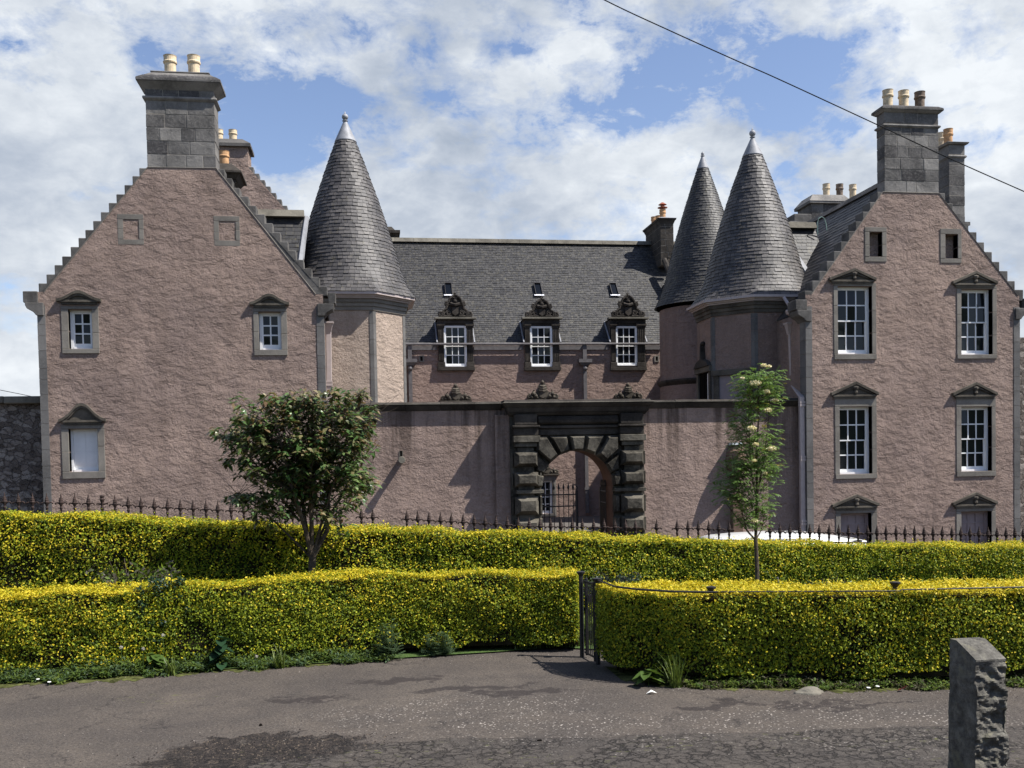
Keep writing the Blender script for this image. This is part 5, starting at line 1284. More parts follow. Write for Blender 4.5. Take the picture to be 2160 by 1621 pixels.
def hedge(name, label, front, width, ztop, z0, dens, size, golds, topgold=.75, gap=.16, lump=.05, group=None, back_dens=.35, leftcap=True, gaps=()):
    """front = plan points of the foot (left to right, seen from camera); width goes away from the camera"""
    root = thing(name, label, 'hedge', (float(np.mean([p[0] for p in front])), float(np.mean([p[1] for p in front])), 0), group)
    Fp, Lr = resample(front, 160)
    tan = np.gradient(Fp, axis=0); tan /= np.linalg.norm(tan, axis=1, keepdims=True)
    nr = np.stack([-tan[:, 1], tan[:, 0]], 1)          # away from the camera
    zt = np.array([ztop(x) for x in Fp[:, 0]])
    wd = np.array([width(x) if callable(width) else width for x in Fp[:, 0]])
    def at_s(u): 
        i = u*159; i0 = np.clip(i.astype(int), 0, 158); f = (i-i0)[:, None]
        g_ = lambda A: A[i0]*(1-f)+A[i0+1]*f
        return g_(Fp), g_(nr), g_(zt[:, None])[:, 0], g_(wd[:, None])[:, 0], g_(tan)
    parts = []
    hm = float(zt.mean()); wm = float(wd.mean())
    def face(n, kind):
        u = rng.random(n); F_, N_, Z_, W_, T_ = at_s(u)
        if kind in ('front', 'back'):
            hgt = gap+(1-gap*0)*rng.random(n)**.95*1.0
            v = rng.random(n); z = z0+gap*(.45+.5*(.5+.5*np.sin(F_[:, 0]*5+np.sin(F_[:, 0]*11))))*(1 if kind == 'front' else .3)+(Z_-z0-gap)*v
            z = np.minimum(z, Z_)
            rd = np.clip((z-(Z_-.10))/.10, 0, 1)**2*.05
            off = (rd if kind == 'front' else W_-rd)
            pos = np.stack([F_[:, 0]+N_[:, 0]*off, F_[:, 1]+N_[:, 1]*off, z], 1)
            sg = -1 if kind == 'front' else 1
            nn = np.stack([sg*N_[:, 0], sg*N_[:, 1], np.full(n, .25)], 1)
        elif kind == 'top':
            v = rng.random(n); pos = np.stack([F_[:, 0]+N_[:, 0]*W_*v, F_[:, 1]+N_[:, 1]*W_*v, Z_-.0*v], 1)
            nn = np.tile(np.array([0, 0, 1.0]), (n, 1))
        else:
            e = 0 if kind == 'lend' else 159
            v = rng.random(n); z = z0+gap*.7+(zt[e]-z0-gap*.7)*rng.random(n)
            pos = np.stack([Fp[e, 0]+nr[e, 0]*wd[e]*v, Fp[e, 1]+nr[e, 1]*wd[e]*v, z], 1)
            sg = -1 if kind == 'lend' else 1
            nn = np.tile(np.array([sg*tan[e, 0], sg*tan[e, 1], .2]), (n, 1))
        lum = snoise(pos, 3.1, 1.0)*lump+snoise(pos, 9.0, 2.0)*lump*.45
        dep = -(rng.random(n)**2)*.07
        pos = pos+unit(nn)*(lum+dep+rng.normal(0, .012, n))[:, None]
        if kind != 'top':
            thin = snoise(pos, 2.3, 11.0)+.5*snoise(pos, 6.1, 4.0) < -.62
            keep = ~thin | (rng.random(n) < .38); pos, nn, dep, lum = pos[keep], nn[keep], dep[keep], lum[keep]; n = len(pos)
        else:
            up_ = rng.random(n) < .035; pos[:, 2] += np.where(up_, rng.random(n)*.07, 0)+.018*snoise(pos, 1.3, 3.0)
        for (gx_, gy_, gz_, gr_) in gaps:
            dd = np.sqrt((pos[:, 0]-gx_)**2+(pos[:, 1]-gy_)**2+(pos[:, 2]-gz_)**2)
            keep = (dd > gr_) | (rng.random(n) < .35)
            pos, nn, dep = pos[keep], nn[keep], dep[keep]; n = len(pos)
        # choose material per leaf
        g_ = (golds(pos[:, 0]) if callable(golds) else golds)+.28*snoise(pos, 1.1, 5.0)+.22*snoise(pos, 4.0, 9.0)+(topgold if kind == 'top' else 0)  # top leaves are more golden, being new growth
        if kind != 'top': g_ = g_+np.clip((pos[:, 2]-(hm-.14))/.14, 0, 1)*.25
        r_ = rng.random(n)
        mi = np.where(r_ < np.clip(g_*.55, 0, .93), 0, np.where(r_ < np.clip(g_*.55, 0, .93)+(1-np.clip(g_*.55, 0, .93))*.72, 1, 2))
        mi = np.where((dep < -.045) & (rng.random(n) < .7), 2, mi); mi = np.where((kind != 'top') & (rng.random(n) < .42*np.clip(1-(pos[:, 2]-z0)/max(.2, hm-z0), 0, 1)), 2, mi); mi = np.where((lum < -lump*.75) & (rng.random(n) < .55) & (kind != 'top'), 2, mi)  # more dark leaves low down and in hollows: shading put into leaf colour
        V, Fq = leaf_quads(pos, nn, size)
        parts.append((V, Fq, mi))
    face(int(Lr*(hm-z0)*dens), 'front'); face(int(Lr*wm*dens), 'top'); face(int(Lr*(hm-z0)*dens*back_dens), 'back')
    face(int(wm*(hm-z0)*dens), 'lend'); face(int(wm*(hm-z0)*dens), 'rend')
    V = np.concatenate([p[0] for p in parts]); o_ = 0; Fs = []
    for p in parts: Fs.append(p[1]+o_); o_ += len(p[0])
    numpy_mesh('foliage', V, np.concatenate(Fs), [GOLD, LIME, DEEP], np.concatenate([p[2] for p in parts]), root)
    # dark woody core
    c = MB(); k = 12; idx = np.linspace(0, 159, 60).astype(int)
    for a, b_ in zip(idx[:-1], idx[1:]):
        vs = []
        for z_ in (0, 1):
            for w_ in (0, 1):
                for e in (a, b_):
                    ins = .075; off = ins if w_ == 0 else wd[e]-ins
                    vs.append((Fp[e, 0]+nr[e, 0]*off, Fp[e, 1]+nr[e, 1]*off, (z0+.08) if z_ == 0 else zt[e]-.075))
        c.hexa(vs)
    for i in range(int(Lr/.12)):
        u = np.array([rng.random()]); F_, N_, Z_, W_, T_ = at_s(u); w_ = rng.uniform(.12, .9)*W_[0]
        x, y = F_[0, 0]+N_[0, 0]*w_, F_[0, 1]+N_[0, 1]*w_
        c.tube([(x, y, z0-.02), (x+random.uniform(-.06, .06), y+random.uniform(-.05, .05), z0+.3)], [.016, .01], 5)
    c.build('stems', TWIG, root)
    return root

# ---- front hedges (feet measured on the ground)
fl = [G(-260, 1440), G(-60, 1437), G(60, 1432), G(180, 1427), G(300, 1418), G(450, 1408), G(640, 1396), G(820, 1386), G(980, 1379), G(1120, 1376), G(1219, 1376)]
def zfl(x): return .965+.018*math.sin(x*2.1)+.012*math.sin(x*5.3)+(.055 if -.9 < x < .35 else 0)*(1-abs((x+.28)/.63)**3 if abs((x+.28)/.63) < 1 else 0)
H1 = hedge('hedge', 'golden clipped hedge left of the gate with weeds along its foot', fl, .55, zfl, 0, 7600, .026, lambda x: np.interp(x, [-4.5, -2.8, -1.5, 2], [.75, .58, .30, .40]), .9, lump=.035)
frr = [G(1258, 1404), G(1272, 1416), G(1300, 1426), G(1345, 1434), G(1420, 1443), G(1510, 1447), G(1640, 1448), G(1800, 1449), G(1960, 1448), G(2160, 1443), G(2400, 1440)]
ztr = lambda x: .955+.008*math.sin(x*4)
xpost = G(1512, 1450)[0]
def zfr(x): return .935+.03*(1/(1+math.exp(-(x-xpost)*30)))+.006*math.sin(x*5)
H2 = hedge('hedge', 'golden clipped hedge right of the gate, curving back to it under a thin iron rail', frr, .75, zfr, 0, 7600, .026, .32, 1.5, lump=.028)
# ---- far hedge
YH = 14.0
zhl = [(-400, 1060), (0, 1068), (200, 1072), (400, 1087), (700, 1100), (900, 1106), (1100, 1112), (1300, 1121), (1500, 1128), (1800, 1136), (2160, 1139), (2500, 1141)]
zx = [P(px, py, YH+.25)[0] for px, py in zhl]; zz_ = [P(px, py, YH+.25)[1]-.085 for px, py in zhl]
def zfar(x): return float(np.interp(x, zx, zz_))+.012*math.sin(x*3.1)+.01*math.sin(x*7.7)
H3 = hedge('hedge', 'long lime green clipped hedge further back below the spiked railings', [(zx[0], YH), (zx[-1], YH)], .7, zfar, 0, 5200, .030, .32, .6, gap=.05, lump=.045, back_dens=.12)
# dark green seedlings growing through the front left hedge
def leaf_cluster(name, mats, centers, n, size, asp=.55, tilt=1.2, parent=None, zsq=1.0):
    Vs, Fs, o_ = [], [], 0
    for (c, r) in centers:
        p = unit(rng.normal(size=(n, 3)))*(rng.random((n, 1))**.45)*np.array([r, r, r*zsq])+np.array(c)
        V, Fq = leaf_quads(p, unit(p-np.array(c)+np.array([0, -.2, .3])), size, asp, tilt); Vs.append(V); Fs.append(Fq+o_); o_ += len(V)
    F_ = np.concatenate(Fs); mi = rng.integers(0, len(mats), len(F_)) if len(mats) > 1 else None
    return numpy_mesh(name, np.concatenate(Vs), F_, mats, mi, parent)
cc = [(random.gauss(345, 26), random.gauss(1248, 12)) for _ in range(14)]+[(random.gauss(320, 22), random.gauss(1300, 26)) for _ in range(10)]
cs = []
for px, py in cc:
    y = 10.15; X, Z = P(px, py, y); cs.append(((X, y-.02, Z), .085))
y_ = [np.interp(c[0][0], [f[0] for f in fl], [f[1] for f in fl]) for c in cs]
cs = [((P(px, py, yy-.03)[0], yy+.01, P(px, py, yy-.03)[1]), .065) for (px, py), yy in zip(cc, y_)]
sh = leaf_cluster('ivy_growth', [DGRN], cs, 90, .032)
tag(sh, 'patch of dark blue-green leaves growing through the left front hedge', 'plant')

# ------------------------------------------------------------------ lawn, garden bed
m = MB(); ypl, ypr = 10.3, 13.75
m.add([(-14, 10.6, .018), (gx0 if False else G(1222, 1400)[0]-.1, 11.9, .018), (G(1222, 1400)[0]-.1, YH+.2, .018), (-14, YH+.2, .018)], [(0, 1, 2, 3)])
xg = G(1222, 1400)[0]
m.add([(xg-.1, 11.95, .018), (xg+1.1, 11.3, .018), (xg+1.1, YH+.2, .018), (xg-.1, YH+.2, .018)], [(0, 1, 2, 3)])
m.add([(xg+1.1, 10.5, .018), (18, 10.2, .018), (18, YH+.2, .018), (xg+1.1, YH+.2, .018)], [(0, 1, 2, 3)])
tag(m.build('lawn', LAWN, None), kind='structure')
# grass blades near the gate
def blades(n, xa_, xb_, ya_, yb_, h, name='grass', mat_=None, z=.018, w=.006, lean=.5):
    x = rng.uniform(xa_, xb_, n); y = rng.uniform(ya_, yb_, n); a = rng.uniform(0, 6.28, n); hh = h*rng.uniform(.5, 1.4, n); le = rng.uniform(0, lean, n)*hh
    zz = np.full(n, z); d = np.stack([np.cos(a), np.sin(a), zz*0], 1); s = np.stack([-np.sin(a), np.cos(a), zz*0], 1)*w
    b_ = np.stack([x, y, zz], 1); md = b_+d*(le*.4)[:, None]+np.stack([zz*0, zz*0, hh*.6], 1); tp = b_+d*le[:, None]+np.stack([zz*0, zz*0, hh], 1)
    V = np.stack([b_-s, b_+s, md+s*.8, md-s*.8, tp+s*.15, tp-s*.15], 1).reshape(-1, 3); k = np.arange(n)[:, None]*6
    Fq = np.concatenate([k+np.array([[0, 1, 2, 3]]), k+np.array([[3, 2, 4, 5]])])
    return numpy_mesh(name, V, Fq, mat_)
GRS = leafm('grass blade', (.055, .085, .014), (.10, .145, .024), (.18, .22, .045), .3, ns=5)
WEED = leafm('weed leaf', (.045, .080, .018), (.080, .135, .028), (.13, .19, .045), .3, ns=4)
SAGE = leafm('grey green weed leaf', (.050, .085, .045), (.085, .13, .065), (.13, .19, .10), .3, ns=5)
tag(blades(7000, xg-.6, xg+1.3, 11.9, 13.9, .06, mat_=GRS), 'short mown grass seen through the garden gate', 'grass', kind='stuff')

# ------------------------------------------------------------------ posts, rails and gate of the garden fence
def post(px, py_base, py_top, label, cap=True):
    x, y = G(px, py_base); z = P(px, py_top, y)[1]
    root = thing('fence_post', label, 'post', (x, y, 0))
    y += .13 if py_base > 1440 else 0
    m = MB(); m.tube([(x, y, -.1), (x, y, z-.03)], .026, 8); m.build('shaft', IRON, root)
    c = MB(); c.lathe(x, y, [(.026, z-.05), (.05, z-.02), (.052, z-.005), (.03, z)], 12); c.build('cap', IRON, root)
    return x, y, z
p1 = post(1228, 1386, 1205, 'black iron gate post with a flat cap at the far side of the garden gate')
p2 = post(1262, 1402, 1219, 'black iron gate post with a flat cap at the end of the curved hedge')
p3 = post(1512, 1447, 1240, 'black iron post with a flat cap where the curved hedge turns straight')
p4 = post(1904, 1447, 1230, 'black iron post with a flat cap halfway along the right front hedge')
ga_ = thing('garden_gate', 'low black iron bar gate between the two front hedges', 'gate', (p1[0], p1[1], 0))
A_, B_ = Vector((p1[0]+.03, p1[1]-.03, 0)), Vector((p2[0], p2[1]+.02, 0))
m = MB()
for z in (.90, .06):
    m.tube([(A_.x, A_.y, z), (B_.x, B_.y, z)], .012, 5)
m.tube([(A_.x+.02, A_.y-.02, .03), (A_.x+.02, A_.y-.02, .93)], .02, 6); m.tube([(B_.x-.02, B_.y+.03, .03), (B_.x-.02, B_.y+.03, .93)], .02, 6)
m.build('gate_frame', IRON, ga_)
for i in range(6):
    q_ = A_.lerp(B_, (i+1)/7); b = MB(); b.tube([(q_.x, q_.y, .05), (q_.x, q_.y, .90)], .0065, 5); b.build('bar', IRON, ga_)
b = MB(); b.box(A_.x+.03, A_.x+.07, A_.y-.10, A_.y-.04, .66, .74); b.build('latch', IRON, ga_)
def rail(pts, label, r=.008):
    m = MB(); m.tube(pts, r, 5); o = m.build('hedge_rail', IRON, None); tag(o, label, 'rail'); return o
crv = [(p2[0], p2[1], p2[2]-.05)]
for px, py in ((1300, 1424), (1345, 1434), (1420, 1443), (1512, 1447)):
    x, y = G(px, py); crv.append((x, y-.03, .952))
crv[0] = (p2[0], p2[1], .955)
rail(crv, 'thin dark rail along the top edge of the curved part of the right hedge', .012)
pts = []
for px, py in ((1512, 1447), (1640, 1448), (1800, 1449), (1904, 1449)):
    x, y = G(px, py); pts.append((x, y+.02, .950))
rail(pts, 'thin dark rail between the two capped posts of the right hedge')
pts = []
for px, py in ((1904, 1449), (1960, 1448), (2160, 1443), (2400, 1440)):
    x, y = G(px, py); pts.append((x, y+.02, .962))
rail(pts, 'thin dark rail running from the last capped post to the right edge')

# ------------------------------------------------------------------ spiked railings behind the far hedge
YRL = 15.1
rl = thing('railing', 'long rusty cast iron railing with fleur-de-lis spear heads behind the far hedge', 'railing', (0, YRL, 0))
def spear_bar(knob=False):
    m = MB(); m.tube([(0, 0, -1.25), (0, 0, -.16)], .011, 5)
    if knob:
        m.lathe(0, 0, [(.012, -.2), (.022, -.17), (.014, -.13), (.016, -.09), (.03, -.05), (.02, -.03), (.028, -.01), (.012, .01)], 8); arm = [(.02, -.115), (.055, -.10), (.075, -.10)]
        for s in (-1, 1): m.tube([(s*.01, 0, -.115), (s*.045, 0, -.105), (s*.062, 0, -.105)], [.012, .010, .016], 6)
        return m
    m.lathe(0, 0, [(.011, -.20), (.018, -.17), (.012, -.15), (.02, -.125), (.028, -.10), (.022, -.082), (.024, -.07), (.018, -.062), (.019, -.05), (.012, -.035), (.009, -.02), (.002, .02)], 8)
    for s in (-1, 1): m.tube([(s*.008, 0, -.12), (s*.028, 0, -.108), (s*.046, 0, -.102), (s*.062, 0, -.112), (s*.064, 0, -.128)], [.009, .009, .009, .010, .006], 5)
    return m
bars = [9, 38, 68, 98, 128, 157, 186, 215, 242, 270, 297, 325, 353, 380, 407, 434, 459, 487, 514, 540, 564, 590, 617, 642, 668, 694, 717, 762, 786, 858, 881, 905, 929, 952, 977, 1000, 1023, 1046, 1070, 1093, 1116, 1139, 1161, 1183, 1207, 1228, 1252, 1274, 1297, 1319, 1340, 1385, 1428, 1451, 1473, 1495, 1516, 1538, 1624, 1645, 1666, 1687, 1708, 1728, 1749, 1769, 1790, 1810, 1830, 1850, 1869, 1890, 1909, 1929, 1949, 1968, 1988, 2008, 2027, 2046, 2065, 2084, 2103, 2122, 2141, 2158]
tipx = [0, 215, 360, 700, 785, 858, 1116, 1385, 1473, 1645, 1800, 2000, 2160]; tipy = [1040, 1044, 1053, 1069, 1074, 1077, 1093, 1097, 1098, 1105, 1108, 1111, 1113]
bm_ = spear_bar(); first = bm_.build('bar', RUST, None, origin=(0, 0, 0)); kb = spear_bar(True).build('bar', RUST, None, origin=(0, 0, 0))
zr_pts = []
for i, px in enumerate(bars):
    src = kb if px in (215,) else first
    o = src.copy(); C.objects.link(o); o.parent = rl
    x, z = P(px, float(np.interp(px, tipx, tipy)), YRL)
    o.location = (x, 0, z-.01); o.scale = (1.25, 1.25, 1.12)
    if px in (1516, 1538, 1495): pass
    o.rotation_euler = (random.uniform(-.02, .02), random.uniform(-.015, .015), random.uniform(-.15, .15))
    zr_pts.append((x, YRL, z-.30))
bpy.data.objects.remove(first); bpy.data.objects.remove(kb)
m = MB(); m.tube([zr_pts[0], zr_pts[len(zr_pts)//3], zr_pts[2*len(zr_pts)//3], zr_pts[-1]], .014, 5); m.build('rail', RUST, rl)

# ------------------------------------------------------------------ trees
def branch(mb, p, d, ln, r, depth, tips, spread=.5, up=.12, kinks=4, minr=.0035, kids=(2, 4), track=None):
    pts = [Vector(p)]; rad = [r]; dv = Vector(d).normalized()
    for k in range(kinks):
        dv = (dv+Vector((random.uniform(-1, 1), random.uniform(-1, 1), random.uniform(-1, 1)))*.13+Vector((0, 0, up*.3))).normalized()
        pts.append(pts[-1]+dv*ln/kinks); rad.append(r*(1-.62*(k+1)/kinks))
    mb.tube(pts, rad, 6 if r > .012 else 4)
    if depth == 0:
        for k in range(1, kinks+1): tips.append((pts[k], dv.copy(), k/kinks))
        return
    for i in range(random.randint(*kids)):
        k = random.randint(max(1, kinks//2), kinks); q = pts[k]
        a = random.uniform(0, 6.28); side = dv.orthogonal().normalized(); side.rotate(Matrix.Rotation(a, 3, dv).to_quaternion())
        nd = (dv*(1-spread)+side*spread+Vector((0, 0, up))).normalized()
        branch(mb, q, nd, ln*random.uniform(.5, .78), max(minr, rad[k]*.62), depth-1, tips, spread, up, kinks, minr, kids)
    branch(mb, pts[-1], dv, ln*.55, max(minr, rad[-1]*.9), depth-1, tips, spread, up, kinks, minr, kids)
# the bronze leaved tree on the left
TY = 13.05; tx_, _ = P(655, 1212, TY)
tree = thing('tree', 'bushy small tree with drooping bronze-green leaves in front of the left wing', 'tree', (tx_, TY, 0))
sc_ = 1/((F0)/(TY/ray(640, 1000).normalized().y*1.0)) if False else None
wd_ = MB(); zf = P(655, 1175, TY)[1]
wd_.tube([(tx_+.01, TY, -.05), (tx_, TY, zf*.5), (tx_+.03, TY, zf)], [.055, .048, .05], 10)
limbs = [((645, 1120), (610, 1010), (585, 900), .034), ((645, 1110), (628, 990), (625, 870), .030), ((657, 1100), (655, 980), (660, 865), .034), ((690, 1120), (692, 1010), (700, 880), .036), ((675, 1130), (725, 1040), (755, 960), .022), ((620, 1140), (560, 1080), (500, 1045), .016), ((600, 1060), (540, 980), (495, 930), .018), ((690, 1060), (740, 930), (765, 870), .020)]
tips = []
def PT(px, py, dy=0): x, z = P(px, py, TY+dy); return Vector((x, TY+dy, z))
for (a, b, c_, r_) in limbs:
    dy = random.uniform(-.35, .35)
    p0 = Vector((tx_+.02, TY, zf-.02)); q1, q2, q3 = PT(*a, dy*.3), PT(*b, dy*.8), PT(*c_, dy)
    if b == (540, 980): p0 = PT(632, 1100)
    wd_.tube([p0, q1, (q1+q2)/2+Vector((random.uniform(-.02, .02), 0, 0)), q2, q3], [r_, r_*.85, r_*.75, r_*.6, r_*.3], 7)
    for f in [i/8 for i in range(2, 9)]:
        base = q1.lerp(q2, f*2) if f < .5 else q2.lerp(q3, (f-.5)*2)
        for k in range(3):
            a_ = random.uniform(0, 6.28); d = Vector((math.cos(a_)*1.0, math.sin(a_)*.8, random.uniform(.15, .8)))
            branch(wd_, base, d, random.uniform(.20, .42), r_*.32, 1, tips, .5, .15, 3, .0025, (1, 1))
BRZ = leafm('bronze green leaf', (.045, .055, .020), (.085, .095, .035), (.20, .17, .08), .2, .36, .5, ns=2)
GRL = leafm('glossy green leaf', (.038, .080, .022), (.080, .15, .042), (.20, .27, .10), .28, .33, .55, ns=2)
BRT = leafm('bronze young leaf', (.11, .065, .035), (.18, .125, .06), (.32, .29, .16), .3, .4, .4)
def long_leaves(P0, D0, n_each, size, mats, probs, parent, name='foliage', droop=.8, inside=None, asp=.36):
    V, Fq, MI = [], [], []; o_ = 0
    for p, d in zip(P0, D0):
        for k in range(n_each):
            s = size*random.uniform(.6, 1.25); a = random.uniform(0, 6.28)
            dv = (Vector((math.cos(a), math.sin(a), random.uniform(-.9, .35)))+Vector(d)*.5).normalized()
            b0 = Vector(p)+Vector((random.gauss(0, .03), random.gauss(0, .03), random.gauss(0, .025)))
            if inside and not inside(b0): continue
            sd = dv.cross(Vector((0, 0, 1)));
            if sd.length < .1: sd = Vector((1, 0, 0))
            sd.normalize(); sd = (sd+Vector((0, 0, random.uniform(-.5, .5)))).normalized(); w = s*asp*.5
            nn = sd.cross(dv).normalized()
            q1 = b0+dv*s*.42; dv2 = (dv+Vector((0, 0, -droop*random.uniform(.4, 1.1)))).normalized(); q2 = q1+dv2*s*.58
            vs = [b0, q1+sd*w-nn*w*.3, q1-sd*w-nn*w*.3, q1+nn*w*.15, q2]
            V += [tuple(v) for v in vs]; Fq += [(o_, o_+1, o_+3, o_+2), (o_+1, o_+4, o_+2, o_+3)]
            mi = int(np.searchsorted(np.cumsum(probs(b0)), random.random())); mi = min(mi, len(mats)-1); MI += [mi, mi]; o_ += 5
    return numpy_mesh(name, np.array(V), np.array(Fq), mats, MI, parent)
ztree = P(640, 840, TY)[1]
outl = [(497, 838), (530, 832), (600, 842), (665, 832), (715, 830), (772, 836), (782, 870), (775, 920), (795, 990), (795, 1030), (740, 1065), (722, 1125), (690, 1130), (655, 1075), (600, 1095), (575, 1110), (540, 1090), (490, 1065), (478, 1042), (545, 1035), (575, 1030), (545, 1020), (480, 985), (490, 955), (468, 910), (500, 895), (490, 860)]
oxz = [P(a, b, TY) for a, b in outl]
def inpoly(x, z, poly):
    c = False; j = len(poly)-1
    for i in range(len(poly)):
        (xi, zi), (xj, zj) = poly[i], poly[j]
        if (zi > z) != (zj > z) and x < (xj-xi)*(z-zi)/(zj-zi)+xi: c = not c
        j = i
    return c
ins = lambda b: inpoly(b.x, b.z, oxz)
tp = [t_[0] for t_ in tips]; td = [t_[1] for t_ in tips]; occ = P(635, 980, TY); okt = lambda b: inpoly(occ[0]+(b.x-occ[0])*.93, occ[1]+(b.z-occ[1])*.93, oxz)
# extra twigs to fill the outline unevenly
xs_ = [p[0] for p in oxz]; zs_ = [p[1] for p in oxz]; extra = wd_
nt_ = 0
while nt_ < 240:
    x, z = random.uniform(min(xs_), max(xs_)), random.uniform(min(zs_), max(zs_))
    if not inpoly(x, z, oxz): continue
    wn_ = math.sin(x*6.1+1)*math.sin(z*7.3+x*2)
    if wn_ < -.1 and random.random() < .85: continue
    if z < P(640, 1030, TY)[1] and random.random() < .6: continue
    y = TY+random.uniform(-.62, .62); p = Vector((x, y, z)); c0 = Vector((tx_, TY, z-.5))
    d = (p-c0).normalized(); extra.tube([p-d*.22, p-d*.1+Vector((0, 0, -.01)), p], [.005, .004, .002], 4)
    for k in range(3): tp.append(p-d*(.05*k)); td.append(d)
    nt_ += 1
wd_.build('trunk', BARK, tree)
def prb(b):
    h = (b.z-P(640, 1000, TY)[1])/max(.01, ztree-P(640, 1000, TY)[1])
    return (.40-.1*max(0, h), .50-.12*max(0, h), 1)
long_leaves(tp, td, 6, .132, [BRZ, GRL, BRT], prb, tree, inside=okt)

# the rowan on the right
RY = 11.7; rx_, _ = P(1597, 1240, RY)
row = thing('rowan_tree', 'slender young rowan with feathery leaves and cream flower heads in front of the screen wall', 'tree', (rx_, RY, 0))
def PR(px, py, dy=0): x, z = P(px, py, RY+dy); return Vector((x, RY+dy, z))
wr = MB(); f0 = PR(1594, 1140)
wr.tube([(rx_, RY, -.05), PR(1597, 1200), f0], [.028, .026, .024], 8)
lead = [f0, PR(1597, 1040), PR(1596, 960), PR(1600, 880), PR(1600, 800), PR(1602, 775)]
wr.tube(lead, [.02, .016, .012, .009, .006, .003], 6)
rtips = []
stems = [[f0, PR(1560, 1100, .05), PR(1530, 1060, .1)], [f0, PR(1575, 1120), PR(1555, 1040, -.1), PR(1545, 960, -.1)], [f0, PR(1605, 1120, .1), PR(1625, 1040, .1)], [PR(1597, 1060), PR(1585, 1000), PR(1580, 900), PR(1575, 830)], [PR(1597, 1050), PR(1612, 960), PR(1622, 880), PR(1625, 800)], lead[1:]]
for s_ in stems:
    if s_ is not lead[1:]: wr.tube(s_, [.011*(1-.7*i/(len(s_)-1)) for i in range(len(s_))], 5)
rout = [(1600, 768), (1628, 785), (1636, 820), (1626, 860), (1618, 885), (1632, 915), (1620, 950), (1634, 985), (1622, 1020), (1628, 1045), (1612, 1065), (1604, 1110), (1582, 1115), (1556, 1100), (1540, 1080), (1524, 1055), (1516, 1035), (1532, 1000), (1548, 955), (1556, 915), (1550, 885), (1570, 850), (1558, 805), (1580, 774)]
rxz = [P(a, b, RY) for a, b in rout]
xs_ = [p[0] for p in rxz]; zs_ = [p[1] for p in rxz]
RLF = leafm('rowan leaflet', (.065, .12, .026), (.12, .21, .042), (.22, .32, .08), .35, .45, .35, ns=3)
RLY = leafm('yellow rowan leaflet', (.12, .13, .02), (.20, .19, .03), (.28, .16, .03), .35)
V, Fq, MI = [], [], []; o_ = 0; n_l = 0
while n_l < 2100:
    x, z = random.uniform(min(xs_), max(xs_)), random.uniform(min(zs_), max(zs_))
    if not inpoly(x, z, rxz): continue
    if math.sin(x*9+2)*math.sin(z*8+x*3) < -.3 and random.random() < .75: continue
    yy = RY+random.uniform(-.32, .32); base = Vector((x, yy, z)); axis = Vector((rx_, RY, z))
    out = Vector((x-rx_, (yy-RY), 0)); out = out.normalized() if out.length > .01 else Vector((1, 0, 0))
    d = (out+Vector((random.uniform(-.8, .8), random.uniform(-.8, .8), random.uniform(-.1, .7)))).normalized()
    if n_l % 3 == 0: wr.tube([base, base.lerp(axis, .5)+Vector((0, 0, -.08))], [.002, .004], 3)
    ln = random.uniform(.06, .10); nleaf = 5; p = base.copy(); dd = d.copy(); mi = 1 if random.random() < .05 else 0
    n_l += 1
    for k in range(nleaf):
        p = p+dd*ln/nleaf; dd = (dd+Vector((0, 0, -.16))).normalized()
        sd = dd.cross(Vector((0, 0, 1))); sd = sd.normalized() if sd.length > .05 else Vector((1, 0, 0))
        for s in (-1, 1):
            l = .040*random.uniform(.8, 1.15); e = (sd*s+dd*.45+Vector((0, 0, -.25))).normalized(); w = dd*.0075
            V += [tuple(p), tuple(p+e*l*.5+w), tuple(p+e*l), tuple(p+e*l*.5-w)]; Fq.append((o_, o_+1, o_+2, o_+3)); MI.append(mi); o_ += 4
wr.build('trunk', BARK, row)
numpy_mesh('foliage', np.array(V), np.array(Fq), [RLF, RLY], MI, row)
CRM = leafm('cream blossom', (.62, .55, .34), (.78, .72, .48), (.85, .82, .62), .3, ns=9)
for (px, py, r_) in ((1594, 808, .055), (1611, 771, .03), (1622, 773, .025), (1585, 903, .045), (1628, 946, .045), (1635, 844, .03), (1620, 865, .04), (1592, 1098, .038), (1594, 937, .03), (1566, 798, .02), (1618, 826, .035), (1590, 972, .03), (1614, 998, .022)):
    c_ = PR(px, py, -.34); fl_ = leaf_cluster('flower_head', [CRM], [((c_.x, c_.y, c_.z), r_*1.3)], 200, .017, .9, 1.5, row, .5)

# low shrubs in the garden bed
def shrub(label, px, py, Y, r, mats, n, size, name='shrub'):
    x, z = P(px, py, Y); root = thing(name, label, 'shrub', (x, Y, 0))
    m = MB()
    for k in range(14):
        a = random.uniform(0, 6.28); q_ = Vector((x+math.cos(a)*r*.8, Y+math.sin(a)*r*.5, z-random.uniform(0, .25)))
        m.tube([(x, Y, 0), (x+math.cos(a)*r*.3, Y, z*.6), q_], [.008, .006, .003], 4)
    m.build('stems', BARK, root)
    cs = [((x+random.uniform(-r, r), Y+random.uniform(-.3, .3), z-r*.5-abs(random.gauss(0, .12))), r*random.uniform(.25, .5)) for _ in range(22)]
    leaf_cluster('foliage', mats, cs, n, size, .4, 1.2, root)
PUR = leafm('purple grey leaf', (.040, .032, .026), (.060, .055, .034), (.095, .095, .055), .25)
shrub('low purple-grey leafy shrub peeping over the left front hedge', 285, 1178, 12.6, .40, [PUR, DEEP], 70, .06)
shrub('low grey-green shrub behind the garden gate post', 1290, 1196, 12.6, .34, [SAGE, PUR], 60, .045)
shrub('low grey-green plant behind the right front hedge near the rowan stake', 1750, 1212, 12.4, .26, [SAGE, PUR], 30, .045)
